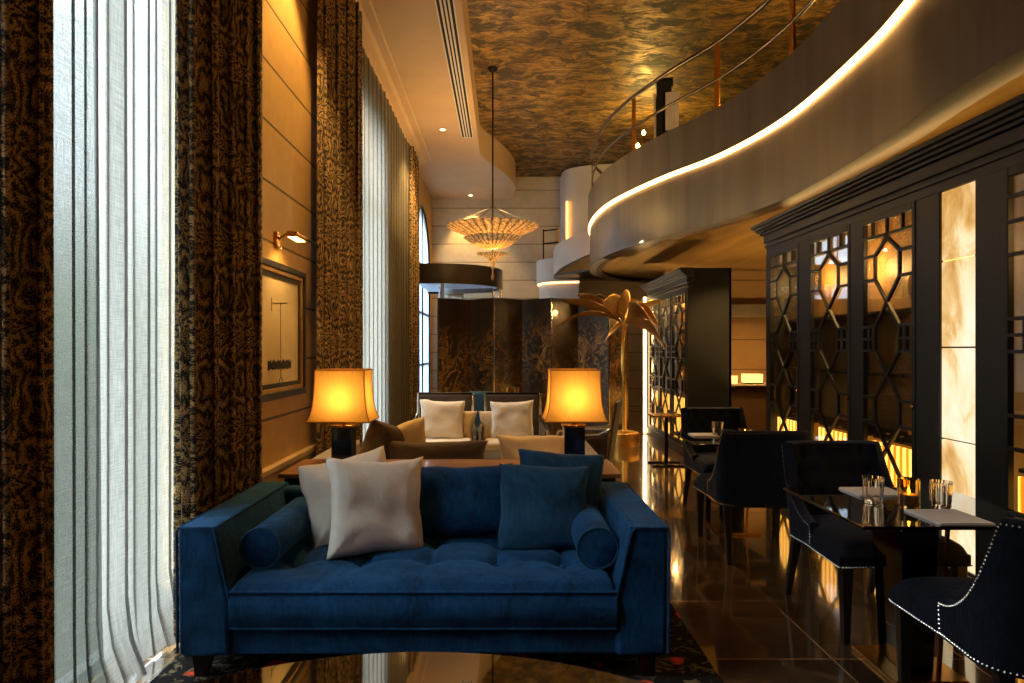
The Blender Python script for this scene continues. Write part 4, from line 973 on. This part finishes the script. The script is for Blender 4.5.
# ------------------------------------------------------------------ dining chairs (local front is -y)
def dining_chair():
    t = thing('dining_chair', '', 'chair', (0,0,0), 0, 'navy nailhead dining chairs')
    HW, YBK, YEND, TOP, LOW, RAIL = .30, .31, -.02, .88, .50, .37; rc = .13; TH = .055
    # plan path of the wrap-around back, from left front end round the back to the right front end
    pth = [(-HW, YEND + (YBK-rc-YEND)*k/8) for k in range(8)]
    pth += [(-HW+rc-rc*math.cos(a), YBK-rc+rc*math.sin(a)) for a in [PI/2*k/8 for k in range(9)]]
    pth += [(-HW+rc+(2*HW-2*rc)*k/12, YBK) for k in range(1,12)]
    half = pth[:]; pth = pth + [(-x,y_) for x,y_ in reversed(pth[:17])]
    n = len(pth); nm = []
    for i in range(n):
        a, b = Vector(pth[max(i-1,0)]), Vector(pth[min(i+1,n-1)]); d = (b-a).normalized(); nm.append(Vector((-d.y,d.x)))
    def top(i):
        y_ = pth[i][1]; q = max(0, min(1, (YBK-.07-y_)/(YBK-.07-YEND)))
        return LOW+(TOP-LOW)*(1-math.sqrt(max(0,1-(1-q)**2))) if q > 0 else TOP + .0
    def pt(i, z, inn):
        p = Vector(pth[i]) - nm[i]*inn; f = (z-RAIL)/(TOP-RAIL)
        back = sm(.0,.30,p.y)
        return (p.x*(1+.05*f), p.y+.075*f*back + .02*math.sin(PI*min(1,max(0,f)))*back*0, z)
    ZI = .40
    m = MB(); nz = 18; vs = []
    for i in range(n):
        zt_ = top(i)
        for j in range(nz): vs.append(pt(i, RAIL+(zt_-RAIL)*j/(nz-1), 0))
        vs.append(pt(i, zt_+.010, TH*.25)); vs.append(pt(i, zt_+.010, TH*.75))
        for j in range(nz):
            z = zt_+(ZI-zt_)*j/(nz-1); inn = TH
            s_ = (i-(n-1)/2); 
            if z > .50 and abs(s_) < 13:                     # diamond tufting on the inside of the back
                px = pth[i][0]/.115; pz = (z-.5)/.11
                k0 = round(pz); off_ = .5 if k0 % 2 else 0; kx = round(px-off_)+off_
                d2 = ((px-kx)*.115)**2+((pz-k0)*.11)**2; inn -= .030*math.exp(-d2/.0009) - .006
                cr_ = min(abs(((px+pz)/1.0) % 1 - .5), abs(((px-pz)/1.0) % 1 - .5))
            vs.append(pt(i, z, inn))
    k = 2*nz+2; fs = []
    for i in range(n-1):
        for j in range(k-1): fs.append((i*k+j, (i+1)*k+j, (i+1)*k+j+1, i*k+j+1))
    fs += [tuple(range(k)), tuple(range((n)*k-1,(n-1)*k-1,-1))]
    m.add(vs, fs); bk = m.build('backrest', NAVY, t, ang=55)
    # seat and apron, wider at the front
    def seatp(z, g_=0): return [(-.33-g_,-.36-g_,z),(.33+g_,-.36-g_,z),(.275,.27,z),(-.275,.27,z)]
    MB().hexa(seatp(.37), seatp(.43)).build('apron', NAVY, t, bevel=.008)
    def cush(u, v):
        x = (u*2-1); y_ = -.37+.62*v; w = .335-.055*v - .02*(abs(v-.5)*2)**6
        e = (max(0,1-abs(x)**6)*max(0,1-abs(v*2-1)**8))**.5
        return (x*w, y_, .43+.075*e)
    MB().grid(cush, 30, 24).add
    mc = MB(); mc.grid(cush, 30, 24); mc.build('seat_cushion', NAVY, t, ang=60)
    for s in (-1,1):
        MB().hexa([(s*.285-.016,-.33-.016,0),(s*.285+.016,-.33-.016,0),(s*.285+.016,-.33+.016,0),(s*.285-.016,-.33+.016,0)],
                  [(s*.285-.027,-.33-.027,.372),(s*.285+.027,-.33-.027,.372),(s*.285+.027,-.33+.027,.372),(s*.285-.027,-.33+.027,.372)]).build('leg', DARKWOOD, t, smooth=False, bevel=.003)
        MB().hexa([(s*.25-.015,.345-.015,0),(s*.25+.015,.345-.015,0),(s*.25+.015,.345+.015,0),(s*.25-.015,.345+.015,0)],
                  [(s*.24-.025,.245-.025,.372),(s*.24+.025,.245-.025,.372),(s*.24+.025,.245+.025,.372),(s*.24-.025,.245+.025,.372)]).build('leg', DARKWOOD, t, smooth=False, bevel=.003)
    # nailheads: down the wing edge, round the rail
    path = []
    def addp(seq):
        ds = 0; last = None
        for p in seq:
            p = Vector(p)
            if last is not None:
                d = (p-last).length
                while ds + d >= .0165:
                    f = (.0165-ds)/d; last = last.lerp(p, f); path.append(last.copy()); d = (p-last).length; ds = 0
                ds += d
            last = p
    addp([pt(i, top(i)-.008, -.002) for i in range(n)])
    addp([pt(i, RAIL+.012, -.002) for i in range(n)])
    for i in (0, n-1): addp([pt(i, RAIL+.012+(LOW-RAIL-.02)*k_/6, -.002) for k_ in range(7)])
    sp = [Vector(p) for p in seatp(.378, .002)]; sp[2] = sp[1].lerp(sp[2], .58); sp[3] = sp[0].lerp(sp[3], .58)
    addp([sp[3].lerp(sp[0], q/20) for q in range(21)]); addp([sp[0].lerp(sp[1], q/40) for q in range(41)]); addp([sp[1].lerp(sp[2], q/20) for q in range(21)])
    mn = MB()
    for p in path:
        r_ = .0052
        mn.add([p+Vector(v)*r_ for v in ((1,0,0),(0,1,0),(-1,0,0),(0,-1,0),(0,0,1),(0,0,-1))], [(0,1,4),(1,2,4),(2,3,4),(3,0,4),(1,0,5),(2,1,5),(3,2,5),(0,3,5)])
    mn.build('nailhead_trim', NICKELPIN, t)
    return t
dc = dining_chair(); gc = 'navy nailhead dining chairs'
dc.location = (1.93, 3.66, 0); dc.rotation_euler = (0,0,R(3)); dc['label'] = 'tufted navy chair facing the camera behind the near glass table'
dup(dc, (1.91,2.47,0), PI-R(6), 'navy nailhead chair cut off at lower right, seen from behind', gc)
dup(dc, (1.77,4.86,0), PI-R(3), 'navy chair seen squarely from behind, mid aisle, back to back with tufted chair', gc)
dup(dc, (1.95,5.98,0), R(4), 'farthest tufted navy chair facing the camera at the far table', gc)
# tables
def table(x0, x1, y0, y1, label):
    t = thing('dining_table', label, 'dining table', ((x0+x1)/2,(y0+y1)/2,0), 0, 'black glass dining tables'); a, b = (x1-x0)/2, (y1-y0)/2
    MB().box(-a,a,-b,b,.716,.73).build('top', plain('smoked_glass_top','#0a0908',.03,0,.9,coat=1), t, smooth=False, bevel=.003)
    MB().hexa([(-.07,-.11,.02),(.05,-.11,.02),(.05,.11,.02),(-.07,.11,.02)],[(-.10,-.12,.70),(.07,-.12,.70),(.07,.12,.70),(-.10,.12,.70)]).build('pedestal', BLACKGLOSS, t, smooth=False, bevel=.004)
    MB().bar((.10,-.13,.70),(.065,-.12,.02),.014,.014).build('edge_strip', BRASS, t, smooth=False)
    MB().box(-.16,.16,-.18,.18,0,.02).build('base', BRASS, t, smooth=False, bevel=.003)
    MB().box(-.13,.15,-.15,.15,.70,.716).build('top_plate', DMETAL, t, smooth=False)
    return t
table(1.42,2.22,2.69,3.46,'near square black glass table with tumblers and menu cards')
table(1.42,2.22,5.02,5.80,'far square black glass table between two facing navy chairs')
def tumbler(x, yy, z, label):
    t = thing('tumbler', label, 'glass', (x,yy,z), 0, 'cut crystal tumblers'); r0, r1, h = .041, .048, .115
    def f(r_off, zz):
        return None
    m = MB(); n = 40; rings = []
    prof = [(0,0),(r0*.9,0)] + [(r0+(r1-r0)*k/8, .006+(h-.006)*k/8) for k in range(9)] + [(r1-.005,h)] + [(r0+(r1-r0)*k/8-.006, .016+(h-.016)*k/8) for k in range(8,-1,-1)] + [(0,.014)]
    vs = []; k = len(prof)
    for q, (rr_, zz) in enumerate(prof):
        for i in range(n):
            am = (.0022 if (i % 4 == 0) else 0) if 2 <= q <= 9 else 0
            am += .0016 if 2 <= q <= 9 and q % 2 else 0
            a = 2*PI*i/n; vs.append(((rr_-am)*math.cos(a), (rr_-am)*math.sin(a), zz))
    fs = [(j*n+i, j*n+(i+1)%n, (j+1)*n+(i+1)%n, (j+1)*n+i) for j in range(k-1) for i in range(n)]
    m.add(vs, fs); m.build('body', CRYSTAL, t, ang=15); return t
tumbler(1.69,3.12,.7305,'cut crystal tumbler left of the amber candle on near table')
tumbler(1.935,3.02,.7305,'cut crystal tumbler right of the amber candle on near table')
tumbler(1.73,5.5,.7305,'cut crystal tumbler on the far table behind the mid chair')
candle(1.80,3.03,.7305,'tall amber glass candle between the tumblers on near table',.045,.125)
candle(1.93,5.45,.7305,'amber candle on the far table behind the mid chair',.05,.06)
def card(x, yy, w, d, rz, label):
    t = MB().box(-w/2,w/2,-d/2,d/2,0,.006).box(-w/2+.004,w/2-.003,-d/2+.003,d/2-.004,.006,.010).build('menu_card', PAPER, smooth=False, bevel=.001)
    t.location = (x,yy,.7305); t.rotation_euler = (0,0,rz); tag(t, label, 'menu card', 'menu cards on the tables')
card(1.84,2.825,.22,.245,0,'white menu card at the front edge of the near table'); card(1.80,3.32,.24,.20,.0,'white menu card at the far side of the near table')
card(1.62,5.52,.2,.2,0,'white menu card on the far table beside its tumbler')

# ------------------------------------------------------------------ light
w = bpy.data.worlds.new('daylight'); sc.world = w; w.use_nodes = True; nt = w.node_tree; nt.nodes.clear(); g = G(nt)
tc_ = g.n('TexCoord'); z = g.n('SeparateXYZ', {0: tc_.outputs['Generated']}).outputs[2]
e = g.math('MULTIPLY_ADD', z, .5, .5)     # shaded street and greenery low down, open sky high up
col = g.ramp(e, [(.40, lin('#6f7468')), (.53, lin('#98a092')), (.60, lin('#d6dde2')), (1, lin('#d2deea'))])
st_ = g.ramp(e, [(.48, (.05,.05,.05,1)), (.57, (.09,.09,.09,1)), (.69, (.17,.17,.17,1)), (.80, (1,1,1,1))])
bg = g.n('Background', {0: col, 1: g.math('MULTIPLY', st_, 25)}); out = g.n('OutputWorld'); nt.links.new(bg.outputs[0], out.inputs[0])
def portal(a, b, z0, z1):
    L = bpy.data.lights.new('window_portal','AREA'); L.shape = 'RECTANGLE'; L.size = b-a; L.size_y = z1-z0; L.cycles.is_portal = True
    o = bpy.data.objects.new('window_portal', L); COL.objects.link(o); o.location = (XL-.30, (a+b)/2, (z0+z1)/2); o.rotation_euler = (0, -PI/2, 0)
    o.rotation_euler = Euler((PI/2, 0, -PI/2)); 
for a, b, z0, z1 in OPEN: portal(a, b, z0, z1)
portal(A0, A1, 0, AZ+r)
def spot(x, yy, z, tx, ty, tz, e, ang=80, col=(1,.66,.34), blend=.6, size=.04):
    L = bpy.data.lights.new('spot_light','SPOT'); L.energy = e; L.spot_size = R(ang); L.spot_blend = blend; L.color = col; L.shadow_soft_size = size
    o = bpy.data.objects.new('spot_light', L); COL.objects.link(o); o.location = (x,yy,z)
    o.rotation_euler = (Vector((tx,ty,tz))-Vector((x,yy,z))).to_track_quat('-Z','Y').to_euler()
def point(x, yy, z, e, col=(1,.62,.28), size=.08):
    L = bpy.data.lights.new('point_light','POINT'); L.energy = e; L.color = col; L.shadow_soft_size = size
    o = bpy.data.objects.new('point_light', L); COL.objects.link(o); o.location = (x,yy,z)
WARM = (1,.60,.20); SOFT = (1,.72,.40)
spot(-1.2,5.3,4.97,-1.7,5.4,1.5,230,70,WARM)
spot(-.98,11.1,4.96,-.98,11.1,0,260,110,WARM)
spot(-.75,15.85,4.96,-.7,16.3,3.2,200,80,WARM)
spot(-.9,7.8,4.97,-.9,7.8,0,200,100,WARM)  # added spot; the soffit has no downlight here
spot(-.3,14.2,5.5,.1,16.3,3.0,140,110,SOFT)
spot(-1.48,5.1,2.23,-1.68,5.2,1.4,9,130,WARM)
point(cx,cy,3.32,60,WARM,.12); point(cx,cy,3.08,48,SOFT,.04); point(cx,cy,2.89,6,SOFT,.03)
point(2.45,11.75,4.85,48,(1,.66,.18),.06)
point(3.7,7.0,4.3,80,WARM,.2)  # lamp added upstairs without a fitting, lifts the gold ceiling
# added spots with no fittings, lighting the floor, palm and gold soffit
for x_, y_, e in ((3.1,8.0,180),(2.3,9.6,170),(4.4,11.2,160),(2.05,12.2,110),(3.4,10.6,80)): spot(x_,y_,ZB+.05,x_,y_,0,e,120,WARM,.5,.03)
spot(1.85,9.0,ZB+.05,1.79,10.1,1.2,420,60,SOFT)
spot(2.0,11.35,.25,2.05,10.6,2.9,220,110,SOFT); spot(3.9,8.3,.3,3.9,8.6,2.9,160,120,WARM); spot(4.6,10.2,.3,4.6,10.4,2.9,160,120,WARM)
L = bpy.data.lights.new('added_uplight','AREA'); L.shape = 'RECTANGLE'; L.size = .12; L.size_y = 4.2; L.energy = 5; L.color = WARM  # unseen strip added above the bookcase to brighten the soffit
lo = bpy.data.objects.new('added_uplight', L); COL.objects.link(lo); lo.location = (2.86, 4.8, 2.72); lo.rotation_euler = (PI, 0, 0)
for y_, e in ((3.2,6),(4.8,9),(5.65,9),(6.55,8)): point(2.98,y_,2.1,e,WARM,.05)
for y_ in (9.5,10.3,11.0): point(2.75,y_,2.1,22,WARM,.05)

vs_ = sc.view_settings; vs_.view_transform = 'Standard'; vs_.look = 'None'; vs_.exposure = .68; vs_.gamma = 1; vs_.use_curve_mapping = False
sc.cycles.use_denoising = True; sc.cycles.max_bounces = 10; sc.cycles.diffuse_bounces = 4; sc.cycles.glossy_bounces = 5; sc.cycles.transmission_bounces = 8; sc.cycles.transparent_max_bounces = 24
sc.cycles.sample_clamp_indirect = 6; sc.cycles.blur_glossy = .5; sc.cycles.caustics_reflective = False; sc.cycles.caustics_refractive = False
